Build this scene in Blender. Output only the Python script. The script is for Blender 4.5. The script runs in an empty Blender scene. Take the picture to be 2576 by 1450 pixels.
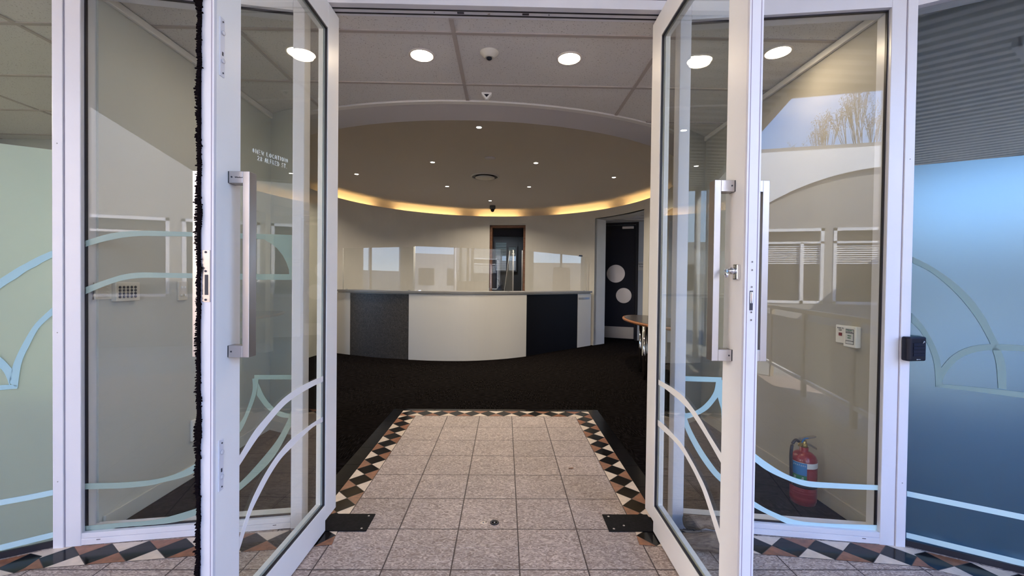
import bpy, bmesh, math, random
from mathutils import Vector, Matrix
random.seed(7)
sc = bpy.context.scene
col = sc.collection
pi = math.pi

# ------------------------------------------------------------------ camera
FPX, CAMH = 1055.0, 1.279
def _basis():
    Y = Vector((-18, -14, FPX)).normalized()
    U = Vector((0.0117, -1, 0)); U = (U - U.dot(Y) * Y).normalized()
    X = Y.cross(U)
    if X.x < 0: X = -X
    return X, Y, U
CX, CY, CU = _basis()            # world axes written in camera axes (x right, y down, z forward)
cam = bpy.data.objects.new('camera', bpy.data.cameras.new('camera'))
col.objects.link(cam)
cam.data.sensor_width = 36; cam.data.lens = FPX / 2576 * 36
cam.data.clip_start = 0.02; cam.data.clip_end = 300
right = Vector((CX.x, CY.x, CU.x)); down = Vector((CX.y, CY.y, CU.y)); fwd = Vector((CX.z, CY.z, CU.z))
R3 = Matrix((right, -down, -fwd)).transposed()
cam.matrix_world = Matrix.Translation((0, 0, CAMH)) @ R3.to_4x4()
sc.camera = cam

# ------------------------------------------------------------------ world, sun, exposure
def N(nt, typ, **kw):
    n = nt.nodes.new(typ)
    for k, v in kw.items():
        if k == 'inp':
            for a, b in v.items(): n.inputs[a].default_value = b
        else: setattr(n, k, v)
    return n
w = bpy.data.worlds.new('sky'); sc.world = w; w.use_nodes = True
nt = w.node_tree; nt.nodes.clear()
tc = N(nt, 'ShaderNodeTexCoord')
mp = N(nt, 'ShaderNodeMapping'); mp.inputs['Scale'].default_value = (1, 1, 2.2); mp.inputs['Location'].default_value = (0.05, 0.35, 0.2)
nz = N(nt, 'ShaderNodeTexNoise', inp={'Scale': 2.6, 'Detail': 7.0, 'Roughness': 0.55})
rp = N(nt, 'ShaderNodeValToRGB'); rp.color_ramp.elements[0].position = 0.50; rp.color_ramp.elements[1].position = 0.76
sx = N(nt, 'ShaderNodeSeparateXYZ')
g = N(nt, 'ShaderNodeValToRGB')
g.color_ramp.elements[0].position = 0.0; g.color_ramp.elements[0].color = (0.62, 0.78, 1.0, 1)
g.color_ramp.elements[1].position = 0.75; g.color_ramp.elements[1].color = (0.11, 0.30, 0.86, 1)
e_ = g.color_ramp.elements.new(0.27); e_.color = (0.27, 0.50, 0.98, 1)
e_ = g.color_ramp.elements.new(0.42); e_.color = (0.12, 0.33, 0.90, 1)
mx = N(nt, 'ShaderNodeMixRGB'); mx.inputs[2].default_value = (0.82, 0.94, 1.22, 1)
bg = N(nt, 'ShaderNodeBackground'); bg.inputs[1].default_value = 5.5
out = N(nt, 'ShaderNodeOutputWorld')
L = nt.links.new
L(tc.outputs['Generated'], mp.inputs[0]); L(mp.outputs[0], nz.inputs[0]); L(nz.outputs[0], rp.inputs[0])
L(tc.outputs['Generated'], sx.inputs[0]); L(sx.outputs[2], g.inputs[0]); L(rp.outputs[0], mx.inputs[0]); L(g.outputs[0], mx.inputs[1])
L(mx.outputs[0], bg.inputs[0]); L(bg.outputs[0], out.inputs[0])
sun = bpy.data.objects.new('sun', bpy.data.lights.new('sun', 'SUN')); col.objects.link(sun)
sun.data.energy = 22; sun.data.angle = 0.01; sun.data.color = (1.0, 0.93, 0.82)
sd = Vector((-0.66, -0.44, -0.61)).normalized()      # travels from high behind the building towards the court
sun.rotation_euler = sd.to_track_quat('-Z', 'Y').to_euler()
sc.view_settings.view_transform = 'Standard'; sc.view_settings.look = 'None'
sc.view_settings.exposure = 0.56; sc.view_settings.gamma = 1; sc.view_settings.use_curve_mapping = False
sc.cycles.transparent_max_bounces = 40
sc.cycles.max_bounces = 10; sc.cycles.glossy_bounces = 5; sc.cycles.diffuse_bounces = 5; sc.cycles.transmission_bounces = 8
sc.cycles.use_denoising = True
sc.cycles.sample_clamp_indirect = 6.0
sc.cycles.caustics_reflective = False; sc.cycles.caustics_refractive = False

# ------------------------------------------------------------------ sight-line helpers (where a point of the photo meets a real surface)
def ray(u, v):
    d = Vector((u - 1288, v - 725, FPX)); return Vector((d.dot(CX), d.dot(CY), d.dot(CU)))
def fl(u, v, z=0.0):
    d = ray(u, v); t = (z - CAMH) / d.z; return Vector((d.x * t, d.y * t, z))
def onp(u, v, a, b, off=0.0):
    """meets the upright plane through plan points a, b (shifted off towards the viewer)"""
    n = Vector((-(b[1] - a[1]), b[0] - a[0])).normalized()
    if n.dot(Vector((a[0], a[1]))) < 0: n = -n
    d = ray(u, v); t = (n.dot(Vector((a[0], a[1]))) - off) / n.dot(Vector((d.x, d.y)))
    return Vector((d.x * t, d.y * t, CAMH + d.z * t))

# ------------------------------------------------------------------ materials
MATS = {}
def mat(name, color=(0.8, 0.8, 0.8), rough=0.5, metal=0.0, emit=None, estr=1.0, spec=0.5, build=None, noise=None, bump=None, coat=0.0):
    m = bpy.data.materials.new(name); m.use_nodes = True
    t = m.node_tree; t.nodes.clear()
    o = N(t, 'ShaderNodeOutputMaterial'); b = N(t, 'ShaderNodeBsdfPrincipled')
    b.inputs['Base Color'].default_value = (*color, 1); b.inputs['Roughness'].default_value = rough
    b.inputs['Metallic'].default_value = metal; b.inputs['Specular IOR Level'].default_value = spec
    b.inputs['Coat Weight'].default_value = coat
    t.links.new(b.outputs[0], o.inputs[0])
    if emit: b.inputs['Emission Color'].default_value = (*emit, 1); b.inputs['Emission Strength'].default_value = estr
    if noise:   # (scale, amount): small colour variation
        c = N(t, 'ShaderNodeTexCoord'); n = N(t, 'ShaderNodeTexNoise', inp={'Scale': noise[0], 'Detail': 5.0})
        r = N(t, 'ShaderNodeValToRGB'); a = noise[1]
        r.color_ramp.elements[0].position = .3; r.color_ramp.elements[1].position = .7
        r.color_ramp.elements[0].color = (*[x * (1 - a) for x in color], 1); r.color_ramp.elements[1].color = (*[min(1, x * (1 + a)) for x in color], 1)
        t.links.new(c.outputs['Object'], n.inputs[0]); t.links.new(n.outputs[0], r.inputs[0]); t.links.new(r.outputs[0], b.inputs['Base Color'])
    if bump:
        c = N(t, 'ShaderNodeTexCoord'); n = N(t, 'ShaderNodeTexNoise', inp={'Scale': bump[0], 'Detail': 4.0}); bp = N(t, 'ShaderNodeBump', inp={'Strength': bump[1], 'Distance': 0.01})
        t.links.new(c.outputs['Object'], n.inputs[0]); t.links.new(n.outputs[0], bp.inputs['Height']); t.links.new(bp.outputs[0], b.inputs['Normal'])
    if build: build(t, b, o)
    MATS[name] = m
    return m
def glass_mat(name, tint=(0.93, 0.95, 0.93), f0=0.045, rough=0.0):
    m = bpy.data.materials.new(name); m.use_nodes = True
    t = m.node_tree; t.nodes.clear(); l = t.links.new
    o = N(t, 'ShaderNodeOutputMaterial'); tr = N(t, 'ShaderNodeBsdfTransparent'); gl = N(t, 'ShaderNodeBsdfGlossy')
    tr.inputs[0].default_value = (*tint, 1); gl.inputs['Roughness'].default_value = rough
    lw = N(t, 'ShaderNodeLayerWeight', inp={'Blend': 0.5})
    p = N(t, 'ShaderNodeMath', operation='POWER'); p.inputs[1].default_value = 5
    ml = N(t, 'ShaderNodeMath', operation='MULTIPLY_ADD'); ml.inputs[1].default_value = 1 - f0; ml.inputs[2].default_value = f0
    mx = N(t, 'ShaderNodeMixShader')
    l(lw.outputs['Facing'], p.inputs[0]); l(p.outputs[0], ml.inputs[0]); l(ml.outputs[0], mx.inputs[0]); l(tr.outputs[0], mx.inputs[1]); l(gl.outputs[0], mx.inputs[2]); l(mx.outputs[0], o.inputs[0])
    MATS[name] = m
    return m

def film_mat(name, colr, through=0.45, refl=0.10, rrough=0.28, gcol=(1, 1, 1)):
    """frosted vinyl on glass: part diffuse, part light coming through, dull reflection"""
    m = bpy.data.materials.new(name); m.use_nodes = True
    t = m.node_tree; t.nodes.clear(); l = t.links.new
    o = N(t, 'ShaderNodeOutputMaterial'); d = N(t, 'ShaderNodeBsdfDiffuse'); tl = N(t, 'ShaderNodeBsdfRefraction'); gl = N(t, 'ShaderNodeBsdfGlossy')
    tl.inputs['IOR'].default_value = 1.02; tl.inputs['Roughness'].default_value = 1.0
    for x in (d, tl): x.inputs[0].default_value = (*colr, 1)
    gl.inputs['Roughness'].default_value = rrough; gl.inputs[0].default_value = (*gcol, 1)
    a = N(t, 'ShaderNodeMixShader'); a.inputs[0].default_value = through
    b = N(t, 'ShaderNodeMixShader'); b.inputs[0].default_value = refl
    l(d.outputs[0], a.inputs[1]); l(tl.outputs[0], a.inputs[2]); l(a.outputs[0], b.inputs[1]); l(gl.outputs[0], b.inputs[2]); l(b.outputs[0], o.inputs[0])
    MATS[name] = m
    return m

TILE, X0, Y0 = 0.3046, -0.833, 3.977
def tile_build(t, b, o):
    l = t.links.new
    c = N(t, 'ShaderNodeTexCoord'); s = N(t, 'ShaderNodeSeparateXYZ'); l(c.outputs['Object'], s.inputs[0])
    def line(ch, off):
        a = N(t, 'ShaderNodeMath', operation='ADD'); a.inputs[1].default_value = off; l(s.outputs[ch], a.inputs[0])
        q = N(t, 'ShaderNodeMath', operation='DIVIDE'); q.inputs[1].default_value = TILE; l(a.outputs[0], q.inputs[0])
        f = N(t, 'ShaderNodeMath', operation='FRACT'); l(q.outputs[0], f.inputs[0])
        h = N(t, 'ShaderNodeMath', operation='SUBTRACT'); h.inputs[1].default_value = 0.5; l(f.outputs[0], h.inputs[0])
        k = N(t, 'ShaderNodeMath', operation='ABSOLUTE'); l(h.outputs[0], k.inputs[0])
        fr = N(t, 'ShaderNodeMath', operation='FLOOR'); l(q.outputs[0], fr.inputs[0])
        return k, fr
    kx, fx = line(0, -X0 + TILE * 60); ky, fy = line(1, -Y0 + TILE * 60)
    m = N(t, 'ShaderNodeMath', operation='MAXIMUM'); l(kx.outputs[0], m.inputs[0]); l(ky.outputs[0], m.inputs[1])
    gr = N(t, 'ShaderNodeMapRange', inp={'From Min': 0.4885, 'From Max': 0.4925}); l(m.outputs[0], gr.inputs[0])
    # slate-like relief: strongly warped noise, stretched along one diagonal
    mp = N(t, 'ShaderNodeMapping'); mp.inputs['Rotation'].default_value = (0, 0, 0.45); mp.inputs['Scale'].default_value = (1, 2.3, 1); l(c.outputs['Object'], mp.inputs[0])
    n1 = N(t, 'ShaderNodeTexNoise', inp={'Scale': 24.0, 'Detail': 3.5, 'Distortion': 3.2, 'Roughness': 0.5}); l(mp.outputs[0], n1.inputs[0])
    n2 = N(t, 'ShaderNodeTexNoise', inp={'Scale': 3.0, 'Detail': 3.0}); l(c.outputs['Object'], n2.inputs[0])
    cv = N(t, 'ShaderNodeCombineXYZ'); l(fx.outputs[0], cv.inputs[0]); l(fy.outputs[0], cv.inputs[1])
    wn = N(t, 'ShaderNodeTexWhiteNoise'); l(cv.outputs[0], wn.inputs[0])
    r = N(t, 'ShaderNodeValToRGB'); e = r.color_ramp.elements
    e[0].position = .37; e[0].color = (.235, .17, .14, 1); e[1].position = .63; e[1].color = (.60, .49, .425, 1)
    x = e.new(.49); x.color = (.36, .28, .24, 1)
    l(n1.outputs[0], r.inputs[0])
    v = N(t, 'ShaderNodeMath', operation='MULTIPLY_ADD'); v.inputs[1].default_value = 0.10; v.inputs[2].default_value = 0.95; l(wn.outputs[0], v.inputs[0])
    v2 = N(t, 'ShaderNodeMath', operation='MULTIPLY_ADD'); v2.inputs[1].default_value = 0.35; v2.inputs[2].default_value = 0.82; l(n2.outputs[0], v2.inputs[0])
    vv = N(t, 'ShaderNodeMath', operation='MULTIPLY'); l(v.outputs[0], vv.inputs[0]); l(v2.outputs[0], vv.inputs[1])
    mu = N(t, 'ShaderNodeMixRGB', blend_type='MULTIPLY'); mu.inputs[0].default_value = 1; l(r.outputs[0], mu.inputs[1]); l(vv.outputs[0], mu.inputs[2])
    mg = N(t, 'ShaderNodeMixRGB'); mg.inputs[2].default_value = (.075, .05, .045, 1); l(gr.outputs[0], mg.inputs[0]); l(mu.outputs[0], mg.inputs[1])
    l(mg.outputs[0], b.inputs['Base Color'])
    hh = N(t, 'ShaderNodeMath', operation='SUBTRACT'); l(n1.outputs[0], hh.inputs[0]); l(gr.outputs[0], hh.inputs[1])
    bp = N(t, 'ShaderNodeBump', inp={'Strength': 0.8, 'Distance': 0.004}); l(hh.outputs[0], bp.inputs['Height']); l(bp.outputs[0], b.inputs['Normal'])
def carpet_build(t, b, o):
    l = t.links.new
    c = N(t, 'ShaderNodeTexCoord')
    ck = N(t, 'ShaderNodeTexChecker', inp={'Scale': 2.0}); l(c.outputs['Object'], ck.inputs[0])
    a = N(t, 'ShaderNodeMapping'); a.inputs['Scale'].default_value = (14, 190, 1); l(c.outputs['Object'], a.inputs[0])
    d = N(t, 'ShaderNodeMapping'); d.inputs['Scale'].default_value = (190, 14, 1); l(c.outputs['Object'], d.inputs[0])
    m = N(t, 'ShaderNodeMixRGB'); l(ck.outputs['Fac'], m.inputs[0]); l(a.outputs[0], m.inputs[1]); l(d.outputs[0], m.inputs[2])
    n = N(t, 'ShaderNodeTexNoise', inp={'Scale': 1.0, 'Detail': 3.0}); l(m.outputs[0], n.inputs[0])
    r = N(t, 'ShaderNodeValToRGB'); e = r.color_ramp.elements
    e[0].position = .45; e[0].color = (.0035, .0028, .0026, 1); e[1].position = .78; e[1].color = (.024, .020, .019, 1)
    l(n.outputs[0], r.inputs[0]); l(r.outputs[0], b.inputs['Base Color'])
    bp = N(t, 'ShaderNodeBump', inp={'Strength': 0.4, 'Distance': 0.004}); l(n.outputs[0], bp.inputs['Height']); l(bp.outputs[0], b.inputs['Normal'])
def speck_build(t, b, o):     # mineral-fibre ceiling board with pinholes
    l = t.links.new
    c = N(t, 'ShaderNodeTexCoord'); v = N(t, 'ShaderNodeTexVoronoi', inp={'Scale': 42.0}); l(c.outputs['Object'], v.inputs[0])
    n = N(t, 'ShaderNodeTexNoise', inp={'Scale': 9.0, 'Detail': 2.0}); l(c.outputs['Object'], n.inputs[0])
    n3 = N(t, 'ShaderNodeTexNoise', inp={'Scale': 130.0, 'Detail': 2.0}); l(c.outputs['Object'], n3.inputs[0])
    s = N(t, 'ShaderNodeMath', operation='MULTIPLY_ADD'); s.inputs[1].default_value = -0.12; s.inputs[2].default_value = 0.13; l(n.outputs[0], s.inputs[0])
    k = N(t, 'ShaderNodeMath', operation='LESS_THAN'); l(v.outputs['Distance'], k.inputs[0]); l(s.outputs[0], k.inputs[1])
    q = N(t, 'ShaderNodeMath', operation='GREATER_THAN'); q.inputs[1].default_value = .66; l(n3.outputs[0], q.inputs[0])
    mm = N(t, 'ShaderNodeMath', operation='MAXIMUM'); l(k.outputs[0], mm.inputs[0]); l(q.outputs[0], mm.inputs[1])
    sc_ = N(t, 'ShaderNodeMath', operation='MULTIPLY'); sc_.inputs[1].default_value = .75; l(mm.outputs[0], sc_.inputs[0])
    m = N(t, 'ShaderNodeMixRGB'); m.inputs[1].default_value = (.68, .65, .62, 1); m.inputs[2].default_value = (.27, .235, .21, 1)
    l(sc_.outputs[0], m.inputs[0]); l(m.outputs[0], b.inputs['Base Color'])
def laminate_build(t, b, o):
    l = t.links.new
    c = N(t, 'ShaderNodeTexCoord'); n = N(t, 'ShaderNodeTexNoise', inp={'Scale': 55.0, 'Detail': 6.0, 'Distortion': 1.5}); l(c.outputs['Object'], n.inputs[0])
    r = N(t, 'ShaderNodeValToRGB'); e = r.color_ramp.elements
    e[0].position = .4; e[0].color = (.032, .026, .020, 1); e[1].position = .68; e[1].color = (.098, .083, .066, 1)
    l(n.outputs[0], r.inputs[0]); l(r.outputs[0], b.inputs['Base Color'])
def steel_build(t, b, o):
    l = t.links.new
    c = N(t, 'ShaderNodeTexCoord'); mp = N(t, 'ShaderNodeMapping'); mp.inputs['Scale'].default_value = (6, 6, 2.0); l(c.outputs['Object'], mp.inputs[0])
    n = N(t, 'ShaderNodeTexNoise', inp={'Scale': 4.0, 'Detail': 6.0}); l(mp.outputs[0], n.inputs[0])
    r = N(t, 'ShaderNodeMapRange', inp={'To Min': 0.22, 'To Max': 0.5}); l(n.outputs[0], r.inputs[0]); l(r.outputs[0], b.inputs['Roughness'])
def wood_build(c0, c1, sc_=(2, 30, 30)):
    def f(t, b, o):
        l = t.links.new
        c = N(t, 'ShaderNodeTexCoord'); mp = N(t, 'ShaderNodeMapping'); mp.inputs['Scale'].default_value = sc_; l(c.outputs['Object'], mp.inputs[0])
        n = N(t, 'ShaderNodeTexNoise', inp={'Scale': 2.0, 'Detail': 6.0, 'Distortion': .8}); l(mp.outputs[0], n.inputs[0])
        r = N(t, 'ShaderNodeValToRGB'); e = r.color_ramp.elements
        e[0].position = .35; e[0].color = (*c0, 1); e[1].position = .65; e[1].color = (*c1, 1)
        l(n.outputs[0], r.inputs[0]); l(r.outputs[0], b.inputs['Base Color'])
    return f
M_tile = mat('stone_tile', rough=.5, build=tile_build, spec=.4)
M_carpet = mat('carpet', rough=1.0, build=carpet_build, spec=.0)
M_black = mat('black_stone', (.005, .0045, .005), .14, spec=.22, noise=(18, .5))
M_cream = mat('cream_stone', (.66, .53, .41), .28, noise=(25, .10))
M_brown = mat('brown_stone', (.25, .095, .042), .3, noise=(30, .35))
M_grout = mat('grout', (.10, .08, .07), .9)
M_ceil = mat('ceiling_board', rough=.9, build=speck_build, spec=.1)
M_tbar = mat('ceiling_grid', (.44, .385, .35), .6)
M_plaster = mat('plaster', (.60, .565, .505), .7, noise=(3, .03))
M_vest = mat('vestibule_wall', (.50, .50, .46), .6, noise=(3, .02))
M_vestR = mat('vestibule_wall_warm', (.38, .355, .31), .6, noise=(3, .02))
M_soffit = mat('soffit_plaster', (.60, .56, .56), .7)
M_dome = mat('dome_plaster', (.62, .55, .48), .75)
M_trim = mat('trim_white', (.74, .70, .66), .5)
M_frame = mat('powder_coated_frame', (.70, .69, .73), .35, noise=(6, .015))  # frame coat, darkened to tone down strong sky light on the posts
M_frame_lit = mat('powder_coat_lit', (.90, .88, .85), .38, noise=(6, .015))  # same coat lightened, brighter light on the door leaves put into the colour
M_seam = mat('seam', (.30, .26, .33), .6)
M_gasket = mat('black_rubber', (.012, .010, .016), .45)
M_matt = mat('black_cover_plate', (.006, .005, .006), .7, spec=.15, noise=(60, .6))
M_brush = mat('brush_pile', (.007, .005, .006), 1.0, spec=.0)
M_glass = glass_mat('clear_glass', (.955, .97, .955), .042)
M_glassr = glass_mat('grey_glass', (.90, .93, .94), .10)
M_glassl = glass_mat('door_glass', (.945, .965, .935), .050)
M_acryl = glass_mat('clear_acrylic', (.97, .975, .97), .035)
M_steel = mat('brushed_steel', (.47, .44, .43), .3, 1.0, build=steel_build)
M_chrome = mat('chrome', (.75, .75, .76), .08, 1.0)
M_vinyl = mat('white_vinyl', (.90, .88, .85), .45)
M_vblue = mat('blue_green_vinyl', (.36, .56, .60), .5)
M_vgreen = mat('green_vinyl', (.27, .36, .32), .5)
M_vline = mat('pale_blue_vinyl', (.50, .70, .74), .5)
M_vgrey = mat('grey_green_vinyl', (.21, .30, .29), .8, spec=.1)
M_filmL = film_mat('sage_frosted_film', (.70, .80, .64), .62, .05, .4)
M_filmR = film_mat('sky_tinted_film', (.05, .22, .40), .86, .165, .20, (.62, .86, .95))  # blue of the reflected sky put into the film and gloss colours
M_lampglow = mat('downlight_glow', (1, 1, 1), .5, emit=(1.0, .86, .66), estr=26)
M_spotglow = mat('spot_glow', (1, 1, 1), .5, emit=(1.0, .93, .82), estr=22)
M_coveglow = mat('cove_tube', (1, 1, 1), .5, emit=(1.0, .68, .28), estr=11)
M_ring = mat('lamp_ring', (.70, .62, .55), .4)
M_plastic = mat('cream_plastic', (.62, .58, .50), .45)
M_plasticw = mat('white_plastic', (.78, .76, .72), .4)
M_dark = mat('dark_plastic', (.009, .009, .016), .4, spec=.25)
M_navy = mat('navy_door_paint', (.004, .006, .018), .5, spec=.25)
M_grey = mat('counter_top_grey', (.20, .19, .18), .4)
M_lam = mat('grey_laminate', rough=.45, build=laminate_build)
M_panelw = mat('cream_laminate', (.64, .60, .53), .42)
M_panelb = mat('black_laminate', (.005, .005, .007), .6, spec=.12)
M_red = mat('extinguisher_red', (.21, .010, .016), .32, coat=.3)
M_timber = mat('timber_frame', rough=.5, build=wood_build((.13, .05, .02), (.24, .10, .045)))
M_tabletop = mat('table_laminate', (.06, .05, .045), .25)
M_tableedge = mat('table_timber_edge', rough=.35, build=wood_build((.22, .08, .03), (.36, .15, .06)))
M_office = mat('office_wall', (.085, .083, .082), .8)
M_blind = mat('office_blind', (.22, .25, .26), .6)
M_bluewall = mat('passage_wall', (.50, .54, .60), .6)
M_conc = mat('concrete', (.42, .40, .38), .85, noise=(4, .15))
M_paving = mat('court_paving', (.30, .29, .27), .9, noise=(4, .15))
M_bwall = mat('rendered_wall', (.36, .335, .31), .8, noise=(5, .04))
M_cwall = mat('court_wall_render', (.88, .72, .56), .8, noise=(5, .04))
M_corr = mat('corrugated_steel', (.84, .90, .88), .6, .0)
M_lining = mat('soffit_lining', (.50, .50, .46), .7)
M_rail = mat('railing_timber', (.45, .38, .28), .6)
M_mesh = mat('railing_panel', (.50, .48, .45), .7)
M_bark = mat('bark', (.32, .27, .21), .9)
M_leaf = mat('dry_leaf', (.45, .33, .18), .8)
M_log = mat('weathered_wood', rough=.85, build=wood_build((.05, .035, .028), (.20, .145, .11), (5, 40, 40)))
M_logend = mat('cut_wood', (.20, .14, .09), .85, noise=(60, .4))
M_decor = mat('ink_white', (.80, .86, .84), .6)
M_ink = mat('ink_dark', (.03, .03, .04), .6)
M_lblue = mat('label_blue', (.03, .17, .42), .4)
M_lgreen = mat('label_green', (.01, .16, .08), .4)
M_lwhite = mat('label_white', (.62, .62, .62), .4)
M_lpink = mat('label_print', (.42, .12, .13), .5)
M_brass = mat('brass', (.42, .30, .10), .35, .9)
M_redbtn = mat('red_button', (.20, .010, .02), .4)

# ------------------------------------------------------------------ mesh helpers
class MB:
    def __init__(s): s.bm = bmesh.new(); s.mi = 0; s.mats = []
    def m(s, mt):
        if mt not in s.mats: s.mats.append(mt)
        s.mi = s.mats.index(mt); return s
    def face(s, pts, smooth=False):
        try: f = s.bm.faces.new([s.bm.verts.new(p) for p in pts])
        except ValueError: return
        f.material_index = s.mi; f.smooth = smooth; return f
    def hexa(s, p):   # 8 points: bottom loop 0-3, top loop 4-7
        v = [s.bm.verts.new(q) for q in p]
        for ix in ((0, 3, 2, 1), (4, 5, 6, 7), (0, 1, 5, 4), (1, 2, 6, 5), (2, 3, 7, 6), (3, 0, 4, 7)):
            f = s.bm.faces.new([v[i] for i in ix]); f.material_index = s.mi
    def box(s, x0, x1, y0, y1, z0, z1):
        s.hexa([(x0, y0, z0), (x1, y0, z0), (x1, y1, z0), (x0, y1, z0), (x0, y0, z1), (x1, y0, z1), (x1, y1, z1), (x0, y1, z1)]); return s
    def fbox(s, F, a0, a1, d0, d1, z0, z1):
        """box in a plan frame F=(origin, along, into): along a, into d, height z"""
        o, a, n = F
        P = lambda q, d, z: (o[0] + a[0] * q + n[0] * d, o[1] + a[1] * q + n[1] * d, z)
        s.hexa([P(a0, d0, z0), P(a1, d0, z0), P(a1, d1, z0), P(a0, d1, z0), P(a0, d0, z1), P(a1, d0, z1), P(a1, d1, z1), P(a0, d1, z1)]); return s
    def prism(s, poly, off):
        """extrude a 3D polygon by vector off"""
        off = Vector(off); a = [s.bm.verts.new(p) for p in poly]; b = [s.bm.verts.new(Vector(p) + off) for p in poly]; n = len(a)
        for vs in (a[::-1], b):
            try: f = s.bm.faces.new(vs); f.material_index = s.mi
            except ValueError: pass
        for i in range(n):
            f = s.bm.faces.new([a[i], a[(i + 1) % n], b[(i + 1) % n], b[i]]); f.material_index = s.mi
        return s
    def lathe(s, prof, c=(0, 0, 0), n=24, axis='Z', cap=True, smooth=True):
        rings = []
        for r, h in prof:
            ring = []
            for k in range(n):
                a = 2 * pi * k / n; q = (r * math.cos(a), r * math.sin(a), h)
                if axis == 'X': q = (q[2], q[0], q[1])
                if axis == 'Y': q = (q[0], q[2], q[1])
                ring.append(s.bm.verts.new((c[0] + q[0], c[1] + q[1], c[2] + q[2])))
            rings.append(ring)
        for i in range(len(rings) - 1):
            for k in range(n):
                f = s.bm.faces.new([rings[i][k], rings[i][(k + 1) % n], rings[i + 1][(k + 1) % n], rings[i + 1][k]]); f.material_index = s.mi; f.smooth = smooth
        if cap:
            for rg in (rings[0], rings[-1]):
                try: f = s.bm.faces.new(rg); f.material_index = s.mi
                except ValueError: pass
        return s
    def tube(s, pts, r, n=10, smooth=True):
        pts = [Vector(p) for p in pts]; rings = []
        rr = r if isinstance(r, (list, tuple)) else [r] * len(pts)
        for i, p in enumerate(pts):
            t = (pts[min(i + 1, len(pts) - 1)] - pts[max(i - 1, 0)]).normalized()
            u = t.cross(Vector((0, 0, 1)) if abs(t.z) < .9 else Vector((1, 0, 0))).normalized(); v = t.cross(u)
            rings.append([s.bm.verts.new(p + rr[i] * (math.cos(2 * pi * k / n) * u + math.sin(2 * pi * k / n) * v)) for k in range(n)])
        for i in range(len(rings) - 1):
            for k in range(n):
                f = s.bm.faces.new([rings[i][k], rings[i][(k + 1) % n], rings[i + 1][(k + 1) % n], rings[i + 1][k]]); f.material_index = s.mi; f.smooth = smooth
        for rg in (rings[0], rings[-1]):
            f = s.bm.faces.new(rg); f.material_index = s.mi
        return s
    def build(s, name, m=None, parent=None, bevel=0, kind=None, label=None, cat=None, group=None, segs=2):
        if m is not None and not s.mats: s.mats = [m]
        bmesh.ops.recalc_face_normals(s.bm, faces=s.bm.faces)
        me = bpy.data.meshes.new(name); 
        root = Vector((0, 0, 0)); p = parent
        while p is not None: root += p.location; p = p.parent
        if root.length > 0: bmesh.ops.translate(s.bm, verts=s.bm.verts, vec=-root)
        s.bm.to_mesh(me); s.bm.free()
        for x in s.mats: me.materials.append(x)
        o = bpy.data.objects.new(name, me); col.objects.link(o); o.parent = parent
        if bevel:
            b = o.modifiers.new('bevel', 'BEVEL'); b.width = bevel; b.segments = segs; b.limit_method = 'ANGLE'; b.angle_limit = math.radians(40)
        tag(o, label, cat, group, kind)
        return o
def tag(o, label=None, cat=None, group=None, kind=None):
    if label: o['label'] = label
    if cat: o['category'] = cat
    if group: o['group'] = group
    if kind: o['kind'] = kind
    return o
def empty(name, loc, label=None, cat=None, group=None, kind=None):
    o = bpy.data.objects.new(name, None); o.location = loc; o.empty_display_size = .1; col.objects.link(o)
    return tag(o, label, cat, group, kind)
def copy_tree(o, parent=None):
    c = o.copy(); col.objects.link(c); c.parent = parent
    for ch in list(o.children): copy_tree(ch, c)
    return c
def unit(a, b):
    v = Vector((b[0] - a[0], b[1] - a[1])); return v.normalized()
def catmull(P, n=8):
    P = [Vector(p) for p in P]; out = []
    for i in range(len(P) - 1):
        p0 = P[max(i - 1, 0)]; p1 = P[i]; p2 = P[i + 1]; p3 = P[min(i + 2, len(P) - 1)]
        for k in range(n):
            t = k / n
            out.append(.5 * ((2 * p1) + (-p0 + p2) * t + (2 * p0 - 5 * p1 + 4 * p2 - p3) * t * t + (-p0 + 3 * p1 - 3 * p2 + p3) * t ** 3))
    out.append(P[-1]); return out
def text_mesh(s, size, m, name, parent, origin, xdir, zdir=(0, 0, 1), depth=.0006, align='LEFT', label=None):
    cu = bpy.data.curves.new('t', 'FONT'); cu.body = s; cu.size = size; cu.extrude = depth; cu.align_x = align; cu.align_y = 'CENTER'; cu.resolution_u = 3
    ob = bpy.data.objects.new('t', cu); col.objects.link(ob)
    bpy.context.view_layer.update()
    dg = bpy.context.evaluated_depsgraph_get()
    me = bpy.data.meshes.new_from_object(ob.evaluated_get(dg)); bpy.data.objects.remove(ob)
    X = Vector(xdir).normalized(); Z = Vector(zdir).normalized(); Nn = X.cross(Z)
    me.transform(Matrix((X, Z, Nn)).transposed().to_4x4())
    root = Vector((0, 0, 0)); p = parent
    while p is not None: root += p.location; p = p.parent
    me.transform(Matrix.Translation(Vector(origin) - root))
    me.materials.clear(); me.materials.append(m)
    o = bpy.data.objects.new(name, me); col.objects.link(o); o.parent = parent
    tag(o, label)
    return o

# ------------------------------------------------------------------ key plan points
JL, JR = (-1.029, 2.16), (.890, 2.163)          # outer edges of the door posts
OL, OR_ = (-2.103, 1.992), (1.975, 2.010)       # outer posts
BL = (OL[0] - .866 * 3.4, OL[1] - .5 * 3.4); BR = (OR_[0] + .866 * 3.4, OR_[1] - .5 * 3.4)
C0 = (-.33, 6.71)                               # centre of the round room
ZC = 2.69                                       # suspended ceiling
ZT = 2.70
def circ(R, deg, z=None, c=C0):
    a = math.radians(deg); q = (c[0] + R * math.cos(a), c[1] + R * math.sin(a))
    return q if z is None else (q[0], q[1], z)

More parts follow.
